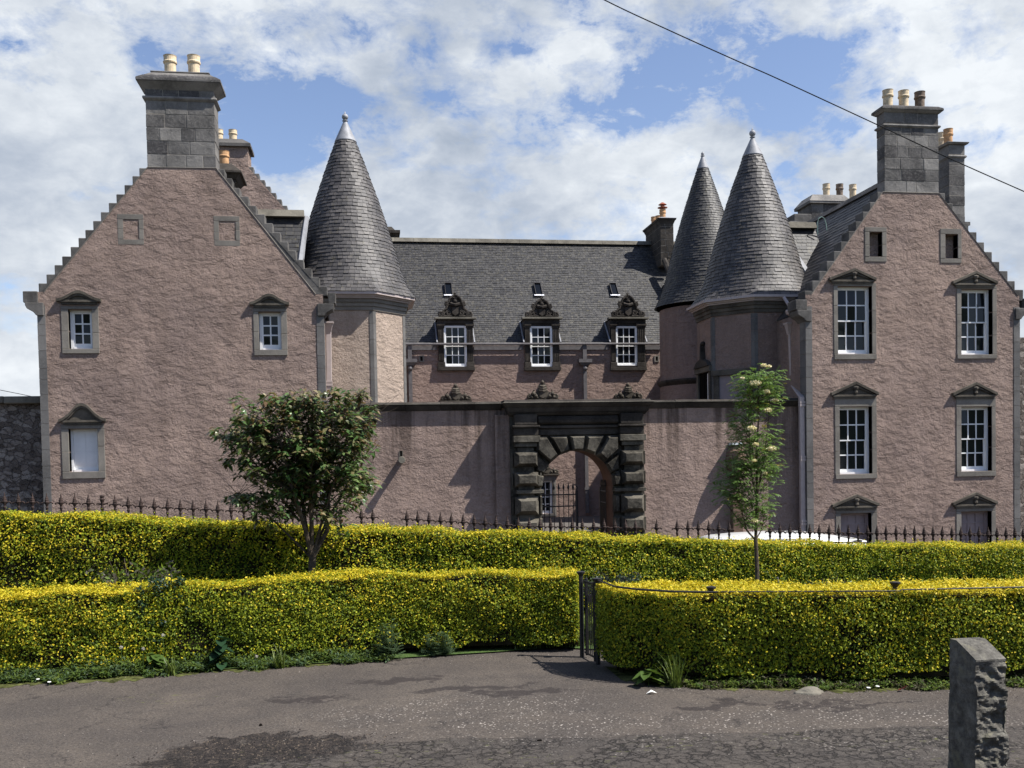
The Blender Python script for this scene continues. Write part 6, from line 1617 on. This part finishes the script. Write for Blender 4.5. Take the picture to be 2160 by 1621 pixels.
m = MB(); a_ = PR(1640, 1218, 0); b_ = PR(1648, 1260, 0); m.tube([a_+Vector((-.0, 0, 0)), a_.lerp(b_, 4.5)], .012, 6); tag(m.build('garden_stake', GREY, None), 'short grey stake leaning behind the right front hedge', 'stake')

# ------------------------------------------------------------------ weeds on the verge
def along(path, u):
    pts, Lr = resample(path, 100); i = min(98, int(u*99)); f = u*99-i; q_ = pts[i]*(1-f)+pts[i+1]*f; return q_
def verge(name, label, path, n, wd_, h, mats, size):
    V, Fq, MI = [], [], []; o_ = 0
    for _ in range(n):
        q_ = along(path, random.random()); off = random.random()**1.4*wd_*(1+.35*math.sin(q_[0]*9)*math.sin(q_[0]*3.3))
        ang = random.uniform(0, 6.28); x, y = q_[0], q_[1]-off+.1
        hh = h*random.uniform(.3, 1.2)*(1-.6*off/wd_)*(.6+.8*abs(math.sin(x*2.7)*math.sin(x*.9+1)))
        kleaf = random.randint(4, 8); mi = random.randrange(len(mats))
        for k in range(kleaf):
            a = random.uniform(0, 6.28); s = size*random.uniform(.6, 1.5); base = Vector((x, y, .003+hh*random.random()*.6))
            d = Vector((math.cos(a), math.sin(a), random.uniform(.1, 1.4))).normalized(); sd = Vector((-math.sin(a), math.cos(a), random.uniform(-.3, .3)))
            w = s*random.uniform(.14, .3)
            q1 = base+d*s*.5; q2 = q1+(d+Vector((0, 0, -.7))).normalized()*s*.5
            V += [tuple(base), tuple(q1+sd*w*.5), tuple(q2), tuple(q1-sd*w*.5)]; Fq.append((o_, o_+1, o_+2, o_+3)); MI.append(mi); o_ += 4
    o = numpy_mesh(name, np.array(V), np.array(Fq), mats, MI); tag(o, label, 'weeds', kind='stuff'); return o
verge('weeds', 'low green weeds and grass growing along the foot of the left front hedge', fl[:8], 4200, .36, .26, [WEED, GRS, SAGE], .060)
verge('weeds', 'sparse low weeds along the foot of the right front hedge', frr[3:], 2200, .24, .15, [WEED, GRS, PUR], .055)
# mossy strip of soil under the weeds
for path, lab, w1 in ((fl[:9], 'strip of dark soil and moss between the left hedge and the road', .36), (frr[2:], 'strip of dark soil and moss between the right hedge and the road', .17)):
    pts, _ = resample(path, 300); m = MB(); vs = []; jj = 0.0
    for i, q_ in enumerate(pts): 
        ww = w1*(1-max(0, (i-200)/99)*(1 if len(path) == 9 else 0)); jj = jj*.75+random.gauss(0, .05)
        vs += [(q_[0], q_[1]+.5, .004), (q_[0], q_[1]-ww*(1+.14*math.sin(i*.21)+.10*math.sin(i*.53+1))-jj*.6, .003)]
    m.add(vs, [(2*i, 2*i+1, 2*i+3, 2*i+2) for i in range(299)]); tag(m.build('verge', plain('mossy soil', (.070, .075, .026), .95, .05, nz=.75, ns=9, bs=.9), None), kind='structure')
def plant(name, label, cat, px, py, h, fn):
    x, y = G(px, py); root = thing(name, label, cat, (x, y, 0)); fn(root, x, y, h); return root
def mugwort(root, x, y, h):
    m = MB(); V, Fq = [], []; o_ = 0
    for s_ in range(9):
        a = random.uniform(0, 6.28); hh = h*random.uniform(.55, 1.0); tx, ty = x+math.cos(a)*.10+.0, y+math.sin(a)*.04
        m.tube([(x+math.cos(a)*.04, y, 0), (tx, ty, hh*.5), (tx+math.cos(a)*.03, ty, hh)], [.006, .005, .002], 5)
        for k in range(34):
            f = (k+1)/35; z = hh*f; b0 = Vector((tx, ty, z)); aa = random.uniform(0, 6.28); s = .11*(1-.6*f)*random.uniform(.6, 1.3)
            d = Vector((math.cos(aa), math.sin(aa), .25)).normalized(); sd = Vector((-d.y, d.x, 0)).normalized()
            for j in range(5):
                t_ = .25+.19*j; q_ = b0+d*s*t_; 
                for sg in (-1, 1):
                    e = (sd*sg+d*.7+Vector((0, 0, -.3))).normalized(); l = s*.34; w = d*s*.07
                    V += [tuple(q_), tuple(q_+e*l*.5+w), tuple(q_+e*l), tuple(q_+e*l*.5-w)]; Fq.append((o_, o_+1, o_+2, o_+3)); o_ += 4
    m.build('stem', WEED, root); numpy_mesh('foliage', np.array(V), np.array(Fq), [SAGE], None, root)
plant('mugwort', 'tall feathery grey-green weed against the left front hedge', 'weed', 825, 1392, .50, mugwort)
plant('mugwort', 'smaller feathery grey-green weed right of the tall one at the hedge foot', 'weed', 925, 1383, .30, mugwort)
def dock(root, x, y, h):
    V, Fq = [], []; o_ = 0
    for k in range(16):
        a = random.uniform(0, 6.28); z = h*(k/16)*.9+.05; s = .085*random.uniform(.7, 1.4); c_ = Vector((x+math.cos(a)*.07, y+math.sin(a)*.05-.03, z))
        d = Vector((math.cos(a), math.sin(a)-.3, -.35)).normalized(); sd = d.cross(Vector((0, 0, 1))).normalized(); pts = []
        for j in range(8):
            w = 2*math.pi*j/8; rr = s*(1-.25*abs(math.sin(w)))*(1.25 if j == 0 else 1)
            pts.append(tuple(c_+d*math.cos(w)*rr+sd*math.sin(w)*rr*.9+Vector((0, 0, -.015*math.cos(2*w)))))
        V += pts; Fq += [(o_, o_+1, o_+2, o_+3), (o_, o_+3, o_+4, o_+7), (o_+4, o_+5, o_+6, o_+7)]; o_ += 8
    m = MB(); m.tube([(x, y, 0), (x, y-.02, h*.9)], [.008, .003], 5); m.build('stem', WEED, root)
    numpy_mesh('leaves', np.array(V), np.array(Fq), [DGRN if h > .2 else WEED], None, root)
plant('broadleaf_weed', 'dark broad-leaved weed standing against the middle of the left front hedge', 'weed', 468, 1412, .36, dock)
plant('broadleaf_weed', 'pale broad-leaved weed low in the verge near the dandelion clocks', 'weed', 325, 1418, .18, dock)
plant('broadleaf_weed', 'low broad-leaved weed at the foot of the curved hedge', 'weed', 1368, 1447, .12, dock)
def tuft(root, x, y, h):
    o = blades(60, x-.05, x+.05, y-.04, y+.04, h, 'blades', GRS, 0.0, .006, .9)
    o.data.transform(Matrix.Translation((-x, -y, 0))); o.parent = root
plant('grass_tuft', 'tall arching grass tuft at the foot of the curved hedge', 'grass', 1425, 1450, .26, tuft)
plant('grass_tuft', 'upright grass tuft among the weeds of the left verge', 'grass', 590, 1410, .20, tuft)
plant('grass_tuft', 'short grass tuft by the left verge near the dandelion clocks', 'grass', 360, 1425, .16, tuft)
CLK = leafm('dandelion clock', (.45, .43, .40), (.6, .58, .55), (.7, .68, .66), .5)
for i, (px, py, h, lb) in enumerate(((302, 1427, .30, 'dandelion clock in front of the dark leaf patch of the left hedge'), (345, 1420, .42, 'tallest dandelion clock against the left front hedge'), (540, 1412, .14, 'dandelion clock low beside the dark broad-leaved weed'), (256, 1428, .32, 'small dandelion clock nearest the left end of the verge'))):
    x, y = G(px, py); d_ = thing('dandelion', lb, 'flower', (x, y, 0)); m = MB(); m.tube([(x, y, 0), (x+.01, y-.01, h)], .003, 4); m.build('stem', WEED, d_)
    leaf_cluster('seed_head', [CLK], [((x+.01, y-.01, h+.01), .020)], 90, .010, .8, 1.5, d_)
# daisies and litter specks
DAI = plain('white petal', (.8, .8, .76)); RDP = plain('red wrapper', (.35, .03, .05), .3)
for (px, py, lb) in ((80, 1441, 'white daisy at the road edge on the far left'), (104, 1447, 'white daisy nearest the road on the far left'), (182, 1431, 'white daisy in the left verge grass'), (360, 1414, 'white daisy in the verge below the dandelion clocks'), (1832, 1460, 'white daisy left of the red wrapper'), (1851, 1457, 'white daisy just left of the red wrapper')):
    x, y = G(px, py); f_ = thing('daisy', lb, 'flower', (x, y, 0)); m = MB(); m.tube([(x, y, 0), (x, y, .035)], .002, 4); m.build('stem', WEED, f_)
    m = MB(); m.lathe(x, y, [(.004, .034), (.020, .042), (.018, .046), (.003, .045)], 12); m.build('petals', DAI, f_)
x, y = G(1903, 1459); m = MB(); m.add([(x-.05, y, .01), (x-.01, y-.03, .05), (x+.03, y+.01, .03), (x+.05, y-.02, .07), (x, y+.04, .02)], [(0, 1, 2), (1, 3, 2), (0, 2, 4)]); tag(m.build('wrapper', RDP, None), 'crumpled red wrapper lying in the verge of the right hedge', 'litter')
x, y = G(1375, 1464); m = MB(); m.add([(x-.06, y, .005), (x-.01, y-.03, .03), (x+.05, y-.01, .01), (x+.0, y+.03, .035)], [(0, 1, 3), (1, 2, 3)]); tag(m.build('paper_scrap', DAI, None), 'scrap of white paper at the road edge by the curved hedge', 'litter')
# loose grit and chippings lying on the road
def grit(name, label, n, where, size, mats):
    V, Fq, MI = [], [], []; o_ = 0
    for _ in range(n):
        x, y = where(); s = size*random.uniform(.5, 1.6); a = random.uniform(0, 6.28); ca, sa = math.cos(a)*s, math.sin(a)*s; h = s*random.uniform(.5, .9)
        V += [(x+ca, y+sa, -.001), (x-sa, y+ca, -.001), (x-ca, y-sa, -.001), (x+sa, y-ca, -.001), (x+random.uniform(-.3, .3)*s, y+random.uniform(-.3, .3)*s, h)]
        mi = random.randrange(len(mats))
        for k in range(4): Fq.append((o_+k, o_+(k+1) % 4, o_+4, o_+4)); MI.append(mi)
        o_ += 5
    me = bpy.data.meshes.new(name); me.from_pydata(V, [], [f[:3] for f in Fq]); [me.materials.append(m_) for m_ in mats]; me.polygons.foreach_set('material_index', MI); me.update()
    o = bpy.data.objects.new(name, me); C.objects.link(o); return tag(o, label, 'grit', kind='stuff')
GR1 = plain('dark chip', (.035, .030, .027), .9, .1); GR2 = plain('brown chip', (.10, .08, .062), .9, .1); GR3 = plain('pale chip', (.26, .23, .20), .9, .1)
hx0, hy0 = G(560, 1578)
grit('broken_tarmac', 'broken bits of tarmac and grit in the pothole at the bottom left', 900, lambda: (hx0+random.gauss(0, .42), hy0+random.gauss(0, .17)), .009, [GR1, GR1, GR1, GR1, GR2])
allp = list(fl)+list(frr[3:])
def edge_pt():
    q_ = along(fl if random.random() < .6 else frr[3:], random.random()); return q_[0], q_[1]-.12-abs(random.gauss(0, .22))
grit('road_grit', 'scattered grit along the edges of the road', 1500, edge_pt, .006, [GR1, GR2, GR2, GR3])
gx_, gy_ = G(1100, 1520)
grit('road_chippings', 'loose chippings scattered over the worn road surface', 1400, lambda: (random.uniform(-3.2, 6.2), random.uniform(5.6, 9.2)), .0055, [GR1, GR1, GR2, GR3])
# half-buried boulder
def rock(name, label, x, y, rx, ry, rz, m_, seed=0, z=0):
    bm = bmesh.new(); bmesh.ops.create_icosphere(bm, subdivisions=3, radius=1)
    for v in bm.verts:
        p = v.co; k = 1+.10*math.sin(p.x*4+seed)+.08*math.sin(p.y*6+seed*2)+.06*math.sin(p.z*7+seed); v.co = Vector((p.x*rx*k, p.y*ry*k, p.z*rz*k))
    me = bpy.data.meshes.new(name); bm.to_mesh(me); bm.free(); me.materials.append(m_); o = bpy.data.objects.new(name, me); C.objects.link(o); o.location = (x, y, z); return tag(o, label, 'stone')
x, y = G(1712, 1464); rock('boulder', 'half-buried mossy boulder under the right front hedge', x, y+.06, .15, .10, .05, COPE, 1)
x, y = G(550, 1531); rock('asphalt_lump', 'loose black lump of asphalt at the edge of the broken patch', x, y, .018, .014, .018, INNER, 2)
x, y = G(1138, 1563); rock('asphalt_lump', 'loose dark lump of asphalt on the seam below the gate', x, y, .02, .014, .016, INNER, 5)
x, y = G(614, 1568); 
# ------------------------------------------------------------------ stone bollard in the foreground
BYd = 5.55
def bollard():
    # corners measured on the post: front face and left face
    x0, zt0 = P(2059, 1400, BYd); x1, _ = P(2122, 1388, BYd)
    dep = .24; xl_, _ = P(2016, 1360, BYd+dep)
    cx = (x0+x1)/2; w = x1-x0
    z_f = P(2060, 1393, BYd)[1]; z_b = P(2030, 1346, BYd+dep)[1]; ztop_ = z_b
    bm = bmesh.new(); nzs = 110; per = 26
    ring = []
    H = z_f
    bx0, bx1 = x0, x1; by0, by1 = BYd, BYd+dep
    sh = .0
    rows_ = []
    for k in range(nzs+1):
        f = k/nzs; row_ = []
        fl_ = .018*(1-f)
        for (u, v) in [(i/per, 0) for i in range(per)]+[(1, i/per) for i in range(per)]+[(1-i/per, 1) for i in range(per)]+[(0, 1-i/per) for i in range(per)]:
            x = bx0-fl_+(w+2*fl_)*u+(-.02)*(v); y = by0-fl_+(dep+2*fl_)*v
            zt_ = z_f+(z_b-z_f)*min(1, v*1.35)
            z = -.15+(zt_+.15)*f
            front = 1 if v == 0 else 0
            p = np.array([[x, y, z]])
            if f < .985:
                a = (abs(snoise(p, 8, 3)[0]+.4*snoise(p, 21, 5)[0])*.034-.012 + abs(snoise(p, 31, 1)[0])*.011+snoise(p, 77, 2)[0]*.004)
                e = min(1, (1-f)*18)
                if v == 0: y += a*e*1.25
                elif u == 0: x += snoise(p, 11, 7)[0]*.006*e+snoise(p, 37, 7)[0]*.003
                elif u == 1: x -= a*e*.8
            row_.append(bm.verts.new((x, y, z)))
        rows_.append(row_)
    n_ = 4*per
    for k in range(nzs):
        for i in range(n_): bm.faces.new((rows_[k][i], rows_[k][(i+1) % n_], rows_[k+1][(i+1) % n_], rows_[k+1][i]))
    bm.faces.new(rows_[-1])
    bmesh.ops.triangulate(bm, faces=[f for f in bm.faces if len(f.verts) > 4])
    me = bpy.data.meshes.new('bollard'); bmesh.ops.recalc_face_normals(bm, faces=bm.faces)
    for v in bm.verts: v.co.x -= cx; v.co.y -= BYd
    bm.to_mesh(me); bm.free()
    m, t, b, g, o_ = mat('whinstone')
    pos = g.outputs['Position']; n = noise(t, pos, 14, 6, .7)
    col = ramp(t, n, [(.32, (.045, .042, .036)), (.5, (.105, .098, .084)), (.68, (.19, .18, .155))])
    col = mixc(t, math_(t, 'MULTIPLY', ramp(t, noise(t, pos, 7, 5, .7), [(.55, 0.0), (.66, 1.0)]), .5), col, (.13, .12, .06))
    L(t, col, b.inputs['Base Color']); b.inputs['Roughness'].default_value = .95
    p = bump(t, b, noise(t, pos, 30, 6, .7), 1.0, .012); bump(t, b, noise(t, pos, 110, 3, .7), .8, .004, p)
    me.materials.append(m); o = bpy.data.objects.new('bollard', me); C.objects.link(o); o.location = (cx, BYd, 0)
    tag(o, 'rough-hewn grey stone bollard with a sloping top in the right foreground', 'bollard')
bollard()

# ------------------------------------------------------------------ parked white car, roof just showing over the hedge
def car():
    Yc = 20.5; xa_, zr_ = P(1478, 1126, Yc); xb_, _ = P(1765, 1135, Yc); zt_ = P(1590, 1122, Yc)[1]
    g0 = gz((xa_+xb_)/2, Yc); root = thing('parked_car', 'white parked car behind the railings, only its roof visible above the far hedge', 'car', ((xa_+xb_)/2, Yc, g0))
    h = zt_-g0; cx = (xa_+xb_)/2; rl_ = (xb_-xa_)
    # roof and body as lofted cross-sections along X
    prof_low = [(-2.05, .35, .62), (-1.95, .28, .78), (-1.2, .22, .88), (1.35, .22, .93), (1.9, .26, .85), (2.0, .34, .62)]
    m = MB(); ns = 12
    def ring(x, zb, zt, hw):
        pts = []
        for (u, v) in ((-1, 0), (-1.02, .35), (-1, .75), (-.9, 1), (0, 1.04), (.9, 1), (1, .75), (1.02, .35), (1, 0)):
            pts.append((cx+x, Yc+u*hw, g0+zb+(zt-zb)*v))
        return pts
    rs = [ring(x, zb, zt, .80 if abs(x) < 1.6 else .72) for x, zb, zt in prof_low]; vs = [p for r in rs for p in r]; k = 9
    m.add(vs, [(i*k+j, i*k+(j+1) % k, (i+1)*k+(j+1) % k, (i+1)*k+j) for i in range(len(rs)-1) for j in range(k)]+[tuple(range(k-1, -1, -1)), tuple(range((len(rs)-1)*k, len(rs)*k))])
    m.build('body', CARP, root, smooth=True)
    m = MB(); rp = [(-rl_*.5+.0, -.10, .50), (-rl_*.42, -.045, .58), (-rl_*.25, -.012, .62), (0, 0, .63), (rl_*.25, -.02, .62), (rl_*.42, -.10, .58), (rl_*.5, -.20, .50)]
    vs = []; k = 9
    for x, dz, hw in rp:
        for j in range(k):
            u = -1+2*j/(k-1); vs.append((cx+x, Yc+u*hw, g0+h+dz-.10*abs(u)**3))
        for j in range(k):
            u = 1-2*j/(k-1); vs.append((cx+x, Yc+u*hw, g0+h+dz-.05-.10*abs(u)**3))
    m.add(vs, [(i*18+j, i*18+(j+1) % 18, (i+1)*18+(j+1) % 18, (i+1)*18+j) for i in range(len(rp)-1) for j in range(18)]+[tuple(range(17, -1, -1)), tuple(range(6*18, 7*18))])
    m.build('roof', CARP, root, smooth=True)
    m = MB(); m.frus(cx-rl_*.5-.05, cx+rl_*.5+.25, Yc-.72, Yc+.72, g0+.86, cx-rl_*.5+.05, cx+rl_*.5-.05, Yc-.52, Yc+.52, g0+h-.13); m.build('window_glass', GLASS, root)
    for sx_ in (-1.25, 1.3):
        for sy in (-.74, .74):
            m = MB(); m.lathe(0, 0, [(.20, -.09), (.30, -.09), (.31, 0), (.30, .09), (.20, .09)], 20); m.v = [(cx+sx_+v[0], Yc+sy+v[2], g0+.31+v[1]) for v in m.v]; w_ = m.build('wheel', RUB, root)
            m = MB(); m.lathe(0, 0, [(.05, -.10), (.19, -.095), (.19, .095), (.05, .10)], 16); m.v = [(cx+sx_+v[0], Yc+sy+v[2], g0+.31+v[1]) for v in m.v]; m.build('rim', LEAD, w_)
    for sx_ in (-2.03, 1.98):
        for sy in (-.55, .55): m = MB(); m.box(cx+sx_-.03, cx+sx_+.03, Yc+sy-.12, Yc+sy+.12, g0+.52, g0+.64); m.build('headlight' if sx_ < 0 else 'tail_light', LEAD if sx_ < 0 else RDP, root)
car()

# ------------------------------------------------------------------ cables
def cable(pts_px, Y, r, label):
    pts = []
    for px, py in pts_px: x, z = P(px, py, Y); pts.append((x, Y, z))
    # smooth by Catmull-Rom
    out = []
    for i in range(len(pts)-1):
        p0, p1_, p2_, p3_ = [Vector(pts[max(0, min(len(pts)-1, i+k))]) for k in (-1, 0, 1, 2)]
        for s in range(8):
            t_ = s/8; out.append(.5*((2*p1_)+(-p0+p2_)*t_+(2*p0-5*p1_+4*p2_-p3_)*t_*t_+(-p0+3*p1_-3*p2_+p3_)*t_**3))
    out.append(Vector(pts[-1])); m = MB(); m.tube(out, r, 5); tag(m.build('overhead_cable', WIRE, None), label, 'cable')
def grp(names, g):
    for o in bpy.data.objects:
        if o.parent is None and o.name.split('.')[0] in names: o['group'] = g
cable([(1100, -95), (1275, 0), (1420, 68), (1560, 131), (1640, 166), (1837, 257), (2000, 333), (2160, 404), (2330, 478)], 14, .0085, 'thin black overhead cable crossing the sky diagonally at the top right')
cable([(-60, 812), (0, 823), (30, 829), (50, 833), (110, 846)], 38, .012, 'faint distant cable above the rubble wall at the left edge')
for n_, g_ in ((('gabled_wing',), 'gabled wings either side of the court'), (('stair_turret',), 'conical turrets'), (('hedge',), 'clipped golden hedges'), (('fence_post',), 'capped iron posts'), (('hedge_rail',), 'rails along the right hedge'), (('daisy',), 'daisies on the verge'), (('dandelion',), 'dandelion clocks'), (('grass_tuft',), 'grass tufts on the verge'), (('broadleaf_weed',), 'broad-leaved weeds'), (('mugwort',), 'feathery weeds'), (('shrub',), 'low garden shrubs'), (('chimney_stack',), 'chimney stacks behind the wings'), (('link_roof',), 'link roofs beside the turrets'), (('downpipe',), 'pink downpipes'), (('iron_gate',), 'iron gate leaves of the archway'), (('rubble_wall',), 'rubble walls at the edges'), (('overhead_cable',), 'overhead cables'), (('asphalt_lump',), 'loose lumps on the road')):
    grp(n_, g_)
for o in list(bpy.data.objects):
    if '_o' in o.keys(): del o['_o']
